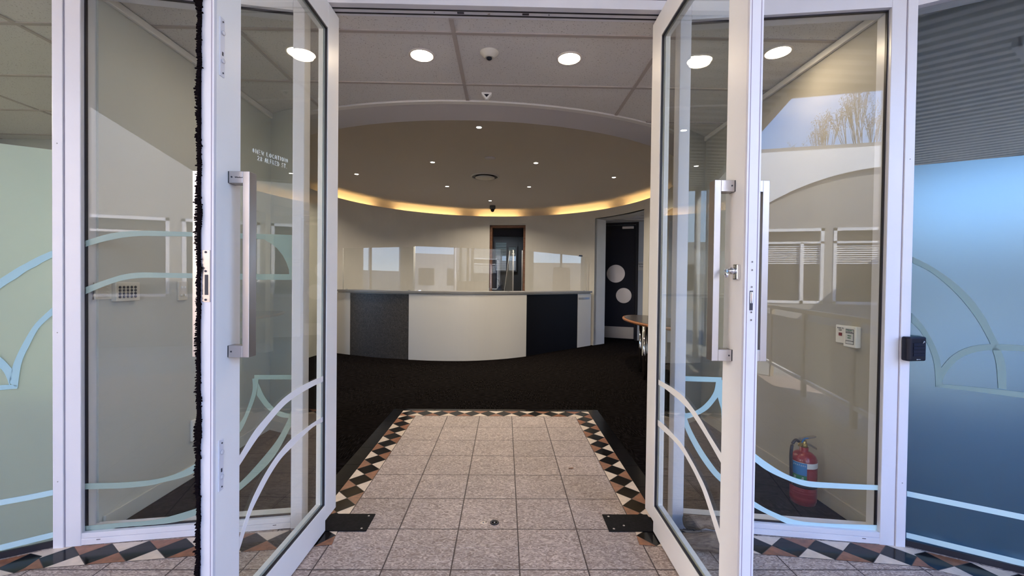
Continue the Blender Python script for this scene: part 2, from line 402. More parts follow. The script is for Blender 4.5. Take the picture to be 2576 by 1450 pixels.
# ------------------------------------------------------------------ floor
b = MB(); b.m(M_carpet)
b.prism([(-5.2, .25, -.02), (-2.1, 2.06, -.02), (-1.03, 2.2, -.02), (.89, 2.2, -.02), (1.975, 2.06, -.02), (5.0, .3, -.02), (5.0, 13, -.02), (-5.2, 13, -.02)], (0, 0, .02))
b.build('floor', kind='structure')
b = MB(); b.m(M_tile)
xa, xb, yf = X0, X0 + 5 * TILE, Y0
b.box(xa, xb, 2.0, yf, -.012, .004)
b.build('floor', kind='structure')
b = MB(); b.m(M_tile)
b.prism([(-5.2, .25, -.03), (-2.1, 2.05, -.03), (-1.03, 2.18, -.03), (.89, 2.18, -.03), (1.975, 2.05, -.03), (5.0, .3, -.03), (5.0, -2.2, -.03), (-5.2, -2.2, -.03)], (0, 0, .033))
b.build('floor', kind='structure')
# black polished border
b = MB(); b.m(M_black)
W, BW = .1523, .105
k = 0
y = yf + W + .065
ys = [2.30]
while ys[-1] < y - .31: ys.append(ys[-1] + .305)
ys.append(y)
for y0, y1 in zip(ys[:-1], ys[1:]):
    b.box(xa - W - BW, xa - W - .002, y0 + .0015, y1 - .0015, -.004, .0035)
    b.box(xb + W + .002, xb + W + BW, y0 + .0015, y1 - .0015, -.004, .0035)
x = xa - W
while x < xb + W - .01:
    b.box(x + .0015, min(x + .305, xb + W) - .0015, yf + W + .002, y, -.004, .0035); x += .305
b.build('floor', kind='structure')
# mosaic bands: black squares on their corners, cream and brown triangles between
def mosaic(a, bq, n, width, z, flip=False, start=0, side=1):
    """band from plan point a to bq, n diamonds; grows to the left of a->bq (side=1)"""
    mb = MB(); u = unit(a, bq); v = Vector((-u.y, u.x)) * side; Lg = (Vector(bq) - Vector(a)).length; p = Lg / n; g_ = .0022
    P = lambda s, t: (a[0] + u.x * s + v.x * t, a[1] + u.y * s + v.y * t, z)
    mb.m(M_grout); mb.face([P(0, 0)[:2] + (z - .0008,), P(Lg, 0)[:2] + (z - .0008,), P(Lg, width)[:2] + (z - .0008,), P(0, width)[:2] + (z - .0008,)])
    def tri(pts, m):
        cx = sum(q[0] for q in pts) / len(pts); cy = sum(q[1] for q in pts) / len(pts)
        mb.m(m); mb.face([P(cx + (q[0] - cx) * (1 - g_ / p * 2.4), cy + (q[1] - cy) * (1 - g_ / width * 2.4)) for q in pts])
    for i in range(n):
        s0 = i * p; h = width / 2
        tri([(s0, h), (s0 + p / 2, 0), (s0 + p, h), (s0 + p / 2, width)], M_black)
    for i in range(n + 1):
        s0 = i * p; h = width / 2; c1, c2 = (M_cream, M_brown) if (i + start) % 2 == 0 else (M_brown, M_cream)
        l0, l1 = max(0, s0 - p / 2), min(Lg, s0 + p / 2)
        tri([(l0, 0), (l1, 0), (s0, h)], c1); tri([(l0, width), (l1, width), (s0, h)], c2)
    return mb
yb = 2.151
mosaic((xa, yb), (xa, yf + 0), 12, W, .005, start=1, side=1).build('floor', kind='structure')
mosaic((xb, yb), (xb, yf + 0), 12, W, .005, start=0, side=-1).build('floor', kind='structure')
mosaic((xa - W, yf), (xb + W, yf), 12, W, .005, start=1, side=1).build('floor', kind='structure')
# threshold bands along the glazed panels
def front_band(a, bq, n, start, side):
    mosaic(a, bq, n, W, .0052, start=start, side=side).build('floor', kind='structure')
front_band((JL[0] + .19, JL[1] + .008), OL, 8, 0, 1)
front_band((JR[0] - .20, JR[1] + .008), OR_, 8, 0, -1)
mosaic(OL, BL, 22, W, .0042, start=0, side=1).build('floor', kind='structure')
mosaic(OR_, BR, 22, W, .0042, start=0, side=-1).build('floor', kind='structure')

# ------------------------------------------------------------------ ceilings
def wedge(cx, cy, deg, poly):
    """distance from centre along deg to the polygon"""
    a = math.radians(deg); d = (math.cos(a), math.sin(a)); best = 99
    for i in range(len(poly)):
        p, q = poly[i], poly[(i + 1) % len(poly)]; ex, ey = q[0] - p[0], q[1] - p[1]
        den = d[0] * ey - d[1] * ex
        if abs(den) < 1e-9: continue
        t = ((p[0] - cx) * ey - (p[1] - cy) * ex) / den; s_ = ((p[0] - cx) * d[1] - (p[1] - cy) * d[0]) / den
        if t > 0 and -1e-6 <= s_ <= 1 + 1e-6: best = min(best, t)
    return best
outer = [(-5.2, .25 + .02), (-2.1, 2.08), (-1.03, 2.25), (.89, 2.25), (1.975, 2.08), (5.0, .32), (5.0, 12.6), (-5.2, 12.6)]
degs = sorted(set([i * 3.0 for i in range(120)] + [math.degrees(math.atan2(p[1] - C0[1], p[0] - C0[0])) % 360 for p in outer]))
b = MB(); b.m(M_ceil)
for i in range(len(degs)):
    d0, d1 = degs[i], degs[(i + 1) % len(degs)]
    r0, r1 = wedge(*C0, d0, outer), wedge(*C0, d1, outer)
    for z in (ZC, ZC + .02): b.face([circ(3.44, d0, z), circ(r0, d0, z), circ(r1, d1, z), circ(3.44, d1, z)])
b.build('ceiling', kind='structure')
b = MB(); b.m(M_soffit)
NS = 120
for i in range(NS):
    d0, d1 = 360 * i / NS, 360 * (i + 1) / NS
    b.face([circ(3.03, d0, ZC - .002), circ(3.42, d0, ZC - .002), circ(3.42, d1, ZC - .002), circ(3.03, d1, ZC - .002)], True)
    b.face([circ(3.03, d0, ZC - .002), circ(3.03, d1, ZC - .002), circ(3.03, d1, ZC + .03), circ(3.03, d0, ZC + .03)], True)
b.build('ceiling', kind='structure')
b = MB(); b.m(M_trim)
for i in range(NS):
    d0, d1 = 360 * i / NS, 360 * (i + 1) / NS
    b.hexa([circ(3.385, d0, ZC - .012), circ(3.435, d0, ZC - .012), circ(3.435, d1, ZC - .012), circ(3.385, d1, ZC - .012), circ(3.385, d0, ZC + .01), circ(3.435, d0, ZC + .01), circ(3.435, d1, ZC + .01), circ(3.385, d1, ZC + .01)])
b.build('trim_1', kind='structure')
b = MB(); b.m(M_dome)
ZD = 2.96
for i in range(NS):
    d0, d1 = 360 * i / NS, 360 * (i + 1) / NS
    b.face([circ(3.12, d1, ZD), circ(3.12, d0, ZD), (C0[0], C0[1], ZD)], True)
    b.face([circ(3.12, d0, ZD), circ(3.12, d1, ZD), circ(3.12, d1, ZC + .02), circ(3.12, d0, ZC + .02)], True)
    b.face([circ(3.12, d0, ZC + .028), circ(3.12, d1, ZC + .028), circ(3.03, d1, ZC + .028), circ(3.03, d0, ZC + .028)], True)
bmesh.ops.remove_doubles(b.bm, verts=b.bm.verts, dist=.0005)
b.build('ceiling', kind='structure')
# exposed T-bar grid
b = MB(); b.m(M_tbar)
def clipbar(x0, y0, x1, y1, wd=.024):
    n = 60; run = []
    L_ = math.hypot(x1 - x0, y1 - y0)
    def ok(q):
        r = math.hypot(q[0] - C0[0], q[1] - C0[1]); dg = math.degrees(math.atan2(q[1] - C0[1], q[0] - C0[0]))
        return r > 3.44 and r < wedge(*C0, dg, outer) - .01
    st = None
    for i in range(601):
        q = (x0 + (x1 - x0) * i / 600, y0 + (y1 - y0) * i / 600)
        if ok(q) and st is None: st = q
        if (not ok(q) or i == 600) and st is not None:
            e = q; u = unit((x0, y0), (x1, y1)); v = Vector((-u.y, u.x)) * wd / 2
            if (Vector(e) - Vector(st)).length > .05:
                b.prism([(st[0] - v.x, st[1] - v.y, ZC - .006), (e[0] - v.x, e[1] - v.y, ZC - .006), (e[0] + v.x, e[1] + v.y, ZC - .006), (st[0] + v.x, st[1] + v.y, ZC - .006)], (0, 0, .006))
            st = None
for i in range(-3, 16): clipbar(-5.2, 2.398 + .617 * i, 5.0, 2.398 + .617 * i)
wd_ = ZC; ZC = ZC + .0006
for i in range(-4, 5): clipbar(-.305 + 1.216 * i, .2, -.305 + 1.216 * i, 12.6)
ZC = wd_
b.build('ceiling_grid', kind='structure')

# ------------------------------------------------------------------ walls
def vwall(a, bq, z0, z1, th, m, name, side=1):
    u = unit(a, bq); v = Vector((-u.y, u.x)) * th * side
    mb = MB(); mb.m(m)
    mb.prism([(a[0], a[1], z0), (bq[0], bq[1], z0), (bq[0] + v.x, bq[1] + v.y, z0), (a[0] + v.x, a[1] + v.y, z0)], (0, 0, z1 - z0))
    return mb.build(name, kind='structure')
CLx, CRx = -2.0, 1.9
vwall((CLx, 2.10), (CLx, 3.74), 0, ZC, .12, M_vest, 'wall_left', 1)
vwall((CRx, 2.10), (CRx, 4.06), 0, ZC, .12, M_vestR, 'wall_right', -1)
def arcwall(R, th, d0, d1, z0, z1, m, name, n=None, holes=()):
    mb = MB(); mb.m(m); n = n or max(4, int(abs(d1 - d0) / 2))
    cuts = sorted(set([d0 + (d1 - d0) * i / n for i in range(n + 1)] + [h for H in holes for h in H[:2]]))
    for p, q in zip(cuts[:-1], cuts[1:]):
        zz = z0
        for h0, h1, zt in holes:
            if p >= h0 - 1e-6 and q <= h1 + 1e-6: zz = zt
        if zz >= z1: continue
        mb.hexa([circ(R, p, zz), circ(R + th, p, zz), circ(R + th, q, zz), circ(R, q, zz), circ(R, p, z1), circ(R + th, p, z1), circ(R + th, q, z1), circ(R, q, z1)])
    bmesh.ops.remove_doubles(mb.bm, verts=mb.bm.verts, dist=.0003)
    for f in mb.bm.faces: f.smooth = False
    return mb.build(name, kind='structure')
for q_, nm, m_, y1_ in (((CLx, CLx + .022), 'trim_5', M_vest, 3.74), ((CRx - .022, CRx), 'trim_6', M_vestR, 4.06)):
    mb = MB(); mb.m(M_trim).box(q_[0], q_[1], 2.12, y1_ - .01, ZC - .045, ZC - .0065); mb.build(nm, bevel=.004, kind='structure')
# curved nibs at the inner end of the entry
dl = math.degrees(math.atan2(3.74 - C0[1], CLx - C0[0])) % 360; dr = math.degrees(math.atan2(4.06 - C0[1], CRx - C0[0])) % 360
arcwall(3.42, .1, dl, dl + 6.5, 0, ZC - .003, M_vest, 'wall_left')
arcwall(3.42, .1, dr - 6.5, dr, 0, ZC - .003, M_vestR, 'wall_right')
# round reception wall with the office door and the passage opening
ZW = 2.785
arcwall(2.9, .07, 15, 176, 0, ZW, M_plaster, 'wall_back', n=80, holes=[(15, 41.4, 2.62), (74.3, 90.6, 2.62)])
for (p, q) in ((11.5, 15.0),): arcwall(2.9, .07, p, q, 0, ZW, M_plaster, 'wall_back')
arcwall(2.9, .07, -38, 11.5, 2.45, ZW, M_plaster, 'wall_right')
arcwall(2.9, .07, 176, 222, 2.45, ZW, M_plaster, 'wall_left')
# splays of the passage opening (thick wall ends)
for dg, nm in ((41.4, 'wall_back'), (15.0, 'wall_back')):
    mb = MB(); mb.m(M_plaster); e = 1.6 if dg > 30 else -3.5
    mb.hexa([circ(2.9, dg, 0), circ(3.28, dg, 0), circ(3.28, dg + e, 0), circ(2.9, dg + e, 0), circ(2.9, dg, 2.62), circ(3.28, dg, 2.62), circ(3.28, dg + e, 2.62), circ(2.9, dg + e, 2.62)])
    mb.build(nm, kind='structure')
mb = MB(); mb.m(M_plaster)
for i in range(9):
    p, q = 15 + 26.4 * i / 9, 15 + 26.4 * (i + 1) / 9
    mb.hexa([circ(2.9, p, 2.62), circ(3.30, p, 2.62), circ(3.30, q, 2.62), circ(2.9, q, 2.62), circ(2.9, p, 2.66), circ(3.30, p, 2.66), circ(3.30, q, 2.66), circ(2.9, q, 2.66)])
mb.build('ceiling', kind='structure')
# baseboards
def board(a, bq, side, name, h=.085, th=.014, m=None):
    u = unit(a, bq); v = Vector((-u.y, u.x)) * th * side; mb = MB(); mb.m(m or M_vest)
    mb.prism([(a[0], a[1], 0), (bq[0], bq[1], 0), (bq[0] + v.x, bq[1] + v.y, 0), (a[0] + v.x, a[1] + v.y, 0)], (0, 0, h)); mb.build(name, bevel=.003, kind='structure')
board((CLx, 2.12), (CLx, 3.74), -1, 'baseboard_left'); board((CRx, 2.12), (CRx, 4.06), 1, 'baseboard_right', m=M_vestR)
for d0, s_, nm, m_ in ((dl, 1, 'baseboard_left', M_vest), (dr - 6.5, 1, 'baseboard_right', M_vestR)):
    mb = MB(); mb.m(m_)
    for i in range(4):
        p, q = d0 + 6.5 * i / 4, d0 + 6.5 * (i + 1) / 4
        mb.hexa([circ(3.52, p, 0), circ(3.534, p, 0), circ(3.534, q, 0), circ(3.52, q, 0), circ(3.52, p, .085), circ(3.534, p, .085), circ(3.534, q, .085), circ(3.52, q, .085)])
    mb.build(nm, kind='structure')
mb = MB(); mb.m(M_plaster)
mb.hexa([circ(2.888, 41.4, 0), circ(2.9, 41.4, 0), circ(2.9, 43.2, 0), circ(2.888, 43.2, 0), circ(2.888, 41.4, .085), circ(2.9, 41.4, .085), circ(2.9, 43.2, .085), circ(2.888, 43.2, .085)])
mb.build('baseboard_back', kind='structure')
# outer shell of the building
Hs = 3.35
def wall_with_window(x, th, ya, yb_, m, name, wy0, wy1, wz0, wz1, wname, bars):
    x0, x1 = sorted((x, x + th)); mb = MB(); mb.m(m)
    mb.box(x0, x1, ya, wy0, 0, Hs).box(x0, x1, wy1, yb_, 0, Hs).box(x0, x1, wy0, wy1, 0, wz0).box(x0, x1, wy0, wy1, wz1, Hs); mb.build(name, kind='structure')
    r = empty(wname, (x, (wy0 + wy1) / 2, wz0), kind='structure'); f = .05; xm = (x0 + x1) / 2
    mb = MB(); mb.m(M_frame).box(xm - .03, xm + .03, wy0, wy1, wz0, wz0 + f).box(xm - .03, xm + .03, wy0, wy1, wz1 - f, wz1).box(xm - .03, xm + .03, wy0, wy0 + f, wz0 + f, wz1 - f).box(xm - .03, xm + .03, wy1 - f, wy1, wz0 + f, wz1 - f)
    for q in bars: mb.box(xm - .028, xm + .028, q - .03, q + .03, wz0 + f, wz1 - f)
    mb.build('window_frame', parent=r)
    mb = MB(); mb.m(M_glass).box(xm - .003, xm + .003, wy0 + f, wy1 - f, wz0 + f, wz1 - f); mb.build('glass_pane', parent=r)
wall_with_window(-5.2, -.15, .25, 13, M_vest, 'wall_left', 4.7, 6.5, .9, 2.5, 'window_8', (5.6,))
wall_with_window(5.0, .15, .3, 13, M_vestR, 'wall_right', 7.2, 10.2, .9, 2.5, 'window_9', (8.35, 9.4))
mb = MB(); mb.m(M_cwall).box(7.0, 7.2, 5.0, 13, 0, 1.95).box(-7.6, -7.4, 3, 9, 0, 1.6); mb.build('court_wall', kind='structure')
vwall((-5.2, 13), (5.0, 13), 0, Hs, .15, M_office, 'wall_back', 1)
mb = MB(); mb.m(M_conc)
mb.prism([(-5.4, .1, Hs), (-2.1, 1.95, Hs), (-1.03, 2.12, Hs), (.89, 2.12, Hs), (1.975, 1.95, Hs), (5.2, .15, Hs), (5.2, 13.2, Hs), (-5.4, 13.2, Hs)], (0, 0, .2))
mb.build('ceiling', kind='structure')
# walls between the side rooms and the round room
vwall((-5.2, 4.4), (-2.12, 4.4), 0, ZC, .1, M_vest, 'wall_left', 1)
vwall((2.02, 4.4), (5.0, 4.4), 0, ZC, .1, M_bluewall, 'wall_right', 1)
o_, q_ = (OR_[0] + .06, OR_[1] + .20), (OR_[0] + .06 + .866 * 3.3, OR_[1] + .20 - .5 * 3.3)
vwall(o_, q_, 0, ZC, .08, M_office, 'wall_right', 1)  # dark partition added close behind the right pane so canopy reflections show
# fascia above the glazing
def fascia(a, bq, side, m=M_frame):
    u = unit(a, bq); v = Vector((-u.y, u.x)) * side; mb = MB(); mb.m(m)
    q = lambda p, t: (p[0] + v.x * t, p[1] + v.y * t)
    mb.prism([(*q(a, -.02), ZT + .07), (*q(bq, -.02), ZT + .07), (*q(bq, .12), ZT + .07), (*q(a, .12), ZT + .07)], (0, 0, Hs - ZT - .07))
    mb.build('wall_front', kind='structure')
fascia(OL, JL, 1); fascia(JL, JR, 1); fascia(JR, OR_, 1); fascia(BL, OL, 1); fascia(OR_, BR, 1)

# ------------------------------------------------------------------ fixed glazed panels
def frame_of(a, bq):
    """plan frame: along a->bq, into the building"""
    u = unit(a, bq); n = Vector((-u.y, u.x)); n = n if n.y > 0 else -n
    return (a, u, n), (Vector(bq) - Vector(a)).length
def poly_decal(parent, a, bq, pts, m, off=.0, name='decal'):
    P = [onp(u, v, a, bq, off) for u, v in pts]
    n = Vector((-(bq[1] - a[1]), bq[0] - a[0], 0)).normalized()
    if n.y < 0 and abs(n.y) > .1: n = -n
    mb = MB(); mb.m(m); mb.prism(P, n * .0012)
    return mb.build(name, parent=parent)
def ribbon(parent, a, bq, top, bot, m, off=.0, name='decal', tr=None, n=7, nn=None):
    f = tr or (lambda p: p)
    T = [onp(*f(p), a, bq, off) for p in top]; B = [onp(*f(p), a, bq, off) for p in bot]
    def resample(Q, k):
        Q = catmull(Q, n); d = [0]
        for i in range(1, len(Q)): d.append(d[-1] + (Q[i] - Q[i - 1]).length)
        o_ = []; j = 0
        for i in range(k):
            s_ = d[-1] * i / (k - 1)
            while j < len(d) - 2 and d[j + 1] < s_: j += 1
            tt = (s_ - d[j]) / max(1e-9, d[j + 1] - d[j]); o_.append(Q[j].lerp(Q[j + 1], min(1, max(0, tt))))
        return o_
    k = max(len(top), len(bot)) * n
    T, B = resample(T, k), resample(B, k)
    nrm = Vector((-(bq[1] - a[1]), bq[0] - a[0], 0)).normalized()
    mb = MB(); mb.m(m)
    for i in range(k - 1): mb.prism([T[i], T[i + 1], B[i + 1], B[i]], nrm * .0012)
    bmesh.ops.remove_doubles(mb.bm, verts=mb.bm.verts, dist=.00005)
    return mb.build(name, parent=parent)
def crop(x0, y0, s): return lambda p: (x0 + p[0] * s, y0 + p[1] * s)
TA = crop(0, 540, .2069); TB = crop(0, 1140, .2069); TD = crop(600, 560, .1379); TE = crop(600, 920, .3312); TF = crop(1640, 920, .331)
TG = crop(1900, 730, .4967); TH = crop(2220, 600, .3312); TI = crop(0, 730, .4965)

GZ0, GZ1 = .064, 2.635
def fixed_panel(a, bq, name, corner_at_a):
    """a = outer corner post, bq = door post"""
    F, Lg = frame_of(a, bq)
    r = empty(name, (a[0], a[1], 0), kind='structure')
    d = .10
    mb = MB(); mb.m(M_frame).fbox(F, .043, .108, 0, d, 0, ZT + .07)
    mb.build('stile', parent=r, bevel=.003)
    mb = MB(); mb.m(M_frame).fbox(F, -.002, .0405, -.006, d, 0, ZT + .07); mb.m(M_seam).fbox(F, .0395, .044, .001, .05, 0, ZT + .07)
    mb.build('corner_post', parent=r, bevel=.002)
    mb = MB(); mb.m(M_frame).fbox(F, Lg - .055, Lg, 0, d, 0, ZT + .07)
    mb.build('door_post', parent=r, bevel=.003)
    mb = MB(); mb.m(M_frame).fbox(F, .108, Lg - .055, 0, d, .006, .036); mb.fbox(F, .108, Lg - .055, .002, d, .037, .062); mb.m(M_seam).fbox(F, .11, Lg - .06, .004, d - .01, .034, .039)
    for q in (.17, Lg - .14): mb.m(M_ink).fbox(F, q, q + .018, -.0005, .002, .026, .030)
    mb.build('bottom_rail', parent=r, bevel=.0015)
    mb = MB(); mb.m(M_frame).fbox(F, .108, Lg - .055, 0, d, GZ1 + .006, ZT + .07)
    mb.build('top_rail', parent=r, bevel=.002)
    mb = MB(); mb.m(M_gasket)
    mb.fbox(F, .108, .1135, .022, .036, .062, GZ1 + .006); mb.fbox(F, Lg - .06, Lg - .055, .022, .036, .062, GZ1 + .006)
    mb.fbox(F, .1135, Lg - .06, .022, .036, .060, .067); mb.fbox(F, .1135, Lg - .06, .022, .036, GZ1, GZ1 + .006)
    mb.build('gasket', parent=r)
    mb = MB(); mb.m(M_glass).fbox(F, .112, Lg - .058, .026, .032, .063, GZ1 + .002)
    mb.build('glass_pane', parent=r)
    for zq in (.32, 1.02, 1.9):
        mb = MB(); mb.m(M_steel); c = (a[0] + F[1].x * .018 - F[2].x * .006, a[1] + F[1].y * .018 - F[2].y * .006, zq)
        mb.lathe([(.0001, -.0012), (.0028, -.0008), (.003, .001)], c, 10, 'Y'); mb.build('screw', parent=r)
    return r, F, Lg
GO = -.022          # decals lie on the outer face of the glass
wl, FL_, LL = fixed_panel(OL, JL, 'window_1', True)
wr, FR_, LR = fixed_panel(OR_, JR, 'window_2', True)
A_, B_ = OL, JL
ribbon(wl, A_, B_, [(985, 335), (1100, 300), (1300, 240), (1500, 208), (1700, 198), (1900, 200), (2370, 215), (2480, 220)], [(985, 410), (1130, 365), (1300, 320), (1500, 280), (1700, 262), (1900, 262), (2370, 268), (2480, 270)], M_vgreen, GO, tr=TA)
ribbon(wl, A_, B_, [(985, 905), (1130, 850), (1330, 780), (1500, 730), (1700, 705), (2000, 710), (2370, 715), (2480, 716)], [(985, 995), (1130, 930), (1330, 850), (1500, 800), (1700, 772), (2000, 770), (2370, 775), (2480, 776)], M_vgreen, GO, tr=TA)
ribbon(wl, A_, B_, [(1000, 375), (1190, 368), (1500, 360), (1900, 320), (2200, 230), (2440, 90)], [(1000, 445), (1190, 440), (1500, 430), (1800, 400), (2000, 355), (2250, 290), (2440, 205)], M_vgreen, GO, tr=TB)
ribbon(wl, A_, B_, [(990, 895), (1400, 857), (1850, 820), (2150, 750), (2440, 660)], [(990, 960), (1400, 925), (1850, 880), (2150, 840), (2300, 790), (2440, 735)], M_vgreen, GO, tr=TB)
poly_decal(wl, A_, B_, [TD(p) for p in [(-700, 185), (290, 205), (1165, 235), (1165, 1050), (-700, 1040), (-700, 932), (925, 945), (920, 860), (870, 720), (800, 590), (700, 470), (600, 390), (460, 305), (290, 300), (-700, 285)]], M_vgreen, GO)
ribbon(wl, A_, B_, [(105, 100), (105, 200), (60, 340), (22, 420), (-60, 520), (-180, 650), (-290, 718)], [(152, 100), (130, 230), (70, 390), (22, 490), (-60, 600), (-180, 728), (-290, 792)], M_vgreen, GO, tr=TE)
ribbon(wl, A_, B_, [(150, 130), (200, 240), (280, 330), (380, 365), (482, 365)], [(138, 225), (200, 310), (260, 360), (340, 395), (482, 405)], M_vgreen, GO, tr=TE)
ribbon(wl, A_, B_, [(120, 72), (300, 72), (482, 72)], [(120, 106), (300, 106), (482, 106)], M_vgreen, GO, tr=TE)
ribbon(wl, A_, B_, [(447, 106), (447, 250), (430, 370), (380, 500), (250, 720), (22, 940), (-120, 1030), (-290, 1123)], [(408, 106), (410, 250), (395, 360), (320, 520), (220, 660), (22, 880), (-120, 975), (-290, 1075)], M_vgreen, GO, tr=TE)
A_, B_ = OR_, JR
ribbon(wr, A_, B_, [(165, 78), (350, 84), (530, 90)], [(165, 115), (350, 122), (530, 127)], M_vline, GO, tr=TF)
ribbon(wr, A_, B_, [(182, 115), (190, 250), (205, 340), (225, 400), (270, 520), (350, 670), (440, 800), (520, 885), (640, 985)], [(222, 115), (228, 230), (245, 320), (262, 390), (300, 490), (370, 620), (450, 740), (520, 825), (640, 925)], M_vline, GO, tr=TF)
ribbon(wr, A_, B_, [(486, 125), (470, 200), (420, 275), (340, 340), (250, 365), (165, 368)], [(500, 240), (470, 280), (420, 335), (350, 375), (260, 405), (165, 405)], M_vline, GO, tr=TF)
poly_decal(wr, A_, B_, [TF(p) for p in [(486, 125), (600, 90), (600, 480), (530, 345), (500, 240)]], M_vline, GO)
ribbon(wr, A_, B_, [(-175, 560), (-120, 690), (-70, 770), (0, 830), (60, 875), (150, 930), (250, 965), (400, 978), (640, 990)], [(-171, 650), (-120, 745), (-70, 820), (0, 872), (60, 915), (150, 958), (260, 995), (400, 1005), (640, 1015)], M_vline, GO, tr=TG)
ribbon(wr, A_, B_, [(-70, 1030), (0, 1075), (80, 1120), (200, 1165), (350, 1182), (640, 1192)], [(-70, 1062), (0, 1105), (80, 1145), (180, 1190), (300, 1205), (640, 1222)], M_vline, GO, tr=TG)

# frosted side windows
def frosted(a, bq, name, fm, gm):
    F, Lg = frame_of(a, bq); r = empty(name, (a[0], a[1], 0), kind='structure')
    ga = .008
    mb = MB(); mb.m(gm).fbox(F, ga, Lg, .026, .032, .03, GZ1 + .002); mb.build('glass_pane', parent=r)
    mb = MB(); mb.m(fm).fbox(F, ga, Lg, .0246, .0255, .03, 1.875); mb.build('frosted_film', parent=r)
    mb = MB(); mb.m(M_gasket).fbox(F, ga, Lg, .012, .05, .004, .032); mb.build('sill_channel', parent=r)
    mb = MB(); mb.m(M_frame).fbox(F, 0, Lg, 0, .10, GZ1 + .006, ZT + .07); mb.build('top_rail', parent=r)
    return r
fl_ = frosted(OL, BL, 'window_3', M_filmL, M_glass)
fr_ = frosted(OR_, BR, 'window_4', M_filmR, M_glassr)
A_, B_ = OL, BL; FO = -.0222
ribbon(fl_, A_, B_, [(-760, 2073), (-720, 1600), (-560, 1250), (-250, 960), (0, 785), (100, 720), (210, 650), (320, 590), (430, 530), (540, 480), (650, 432)], [(-600, 2073), (-560, 1650), (-420, 1300), (-250, 1090), (0, 905), (100, 835), (210, 770), (320, 690), (430, 635), (540, 570), (650, 517)], M_vblue, FO, tr=TA)
ribbon(fl_, A_, B_, [(270, 85), (180, 170), (120, 265), (70, 370), (45, 470)], [(270, 125), (200, 190), (150, 280), (110, 370), (90, 495)], M_vblue, FO, tr=TI)
ribbon(fl_, A_, B_, [(-700, 330), (-450, 275), (-200, 285), (-60, 310), (0, 338), (40, 375), (66, 405)], [(-700, 385), (-450, 332), (-200, 342), (-60, 365), (0, 395), (30, 435), (50, 490)], M_vblue, FO, tr=TI)
ribbon(fl_, A_, B_, [(-700, 575), (-300, 520), (0, 483), (88, 482)], [(-700, 605), (-300, 548), (0, 508), (88, 500)], M_vblue, FO, tr=TI)
ribbon(fl_, A_, B_, [(-1100, 795), (-300, 630), (0, 572), (330, 512), (655, 446)], [(-1100, 870), (-300, 700), (0, 640), (330, 580), (655, 513)], M_vline, FO, tr=TB)
ribbon(fl_, A_, B_, [(-1100, 1395), (-300, 1195), (0, 1120), (330, 1040), (655, 961)], [(-1100, 1470), (-300, 1265), (0, 1190), (330, 1110), (655, 1027)], M_vline, FO, tr=TB)
A_, B_ = OR_, BR
ribbon(fr_, A_, B_, [(230, 141), (400, 230), (600, 380), (750, 555), (850, 740), (900, 850), (935, 970), (942, 1150)], [(230, 188), (380, 265), (560, 420), (700, 590), (800, 760), (840, 860), (865, 960), (880, 1140)], M_vgrey, FO, tr=TH)
ribbon(fr_, A_, B_, [(222, 568), (300, 650), (370, 760), (420, 870), (445, 975), (460, 1115)], [(222, 640), (290, 710), (350, 820), (385, 920), (400, 1020), (405, 1130)], M_vgrey, FO, tr=TH)
ribbon(fr_, A_, B_, [(445, 985), (520, 900), (620, 840), (740, 810), (880, 805), (1075, 815), (1400, 850)], [(455, 1090), (470, 1050), (510, 990), (580, 920), (660, 880), (760, 855), (880, 852), (1075, 860), (1400, 895)], M_vgrey, FO, tr=TH)
ribbon(fr_, A_, B_, [(410, 1105), (700, 1130), (1075, 1170), (1400, 1208)], [(410, 1130), (700, 1165), (1075, 1215), (1400, 1258)], M_vgrey, FO, tr=TH)
ribbon(fr_, A_, B_, [(768, 1019), (1361, 1138), (1800, 1230), (2500, 1375)], [(768, 1046), (1361, 1168), (1800, 1262), (2500, 1412)], M_vline, FO, tr=TG)
ribbon(fr_, A_, B_, [(765, 1229), (1361, 1372), (1800, 1480), (2500, 1650)], [(765, 1256), (1361, 1403), (1800, 1513), (2500, 1688)], M_vline, FO, tr=TG)

# ------------------------------------------------------------------ door head
hd = empty('trim_2', (-.07, 2.16, ZC), kind='structure')
mb = MB(); mb.m(M_frame).box(-.975, .836, 2.155, 2.262, ZC - .004, ZC + .045); mb.box(-.975, .836, 2.150, 2.262, ZC + .048, ZC + .08)
mb.build('head_beam', parent=hd, bevel=.002)
mb = MB(); mb.m(M_gasket)
for y0, y1 in ((2.192, 2.201), (2.229, 2.238)): mb.box(-.975, .836, y0, y1, ZC - .0065, ZC - .002)
mb.build('head_seal', parent=hd)
mb = MB(); mb.m(M_ink)
for x0 in (-.265, .075): mb.box(x0, x0 + .035, 2.208, 2.221, ZC - .006, ZC - .003)
for x0 in (-.385, .215): mb.lathe([(.003, -.006), (.003, -.003)], (x0, 2.215, ZC), 8)
mb.build('keeper_slot', parent=hd)
mb = MB(); mb.m(M_steel).lathe([(.006, -.008), (.007, -.003)], (-.1, 2.219, ZC), 12); mb.build('screw', parent=hd)

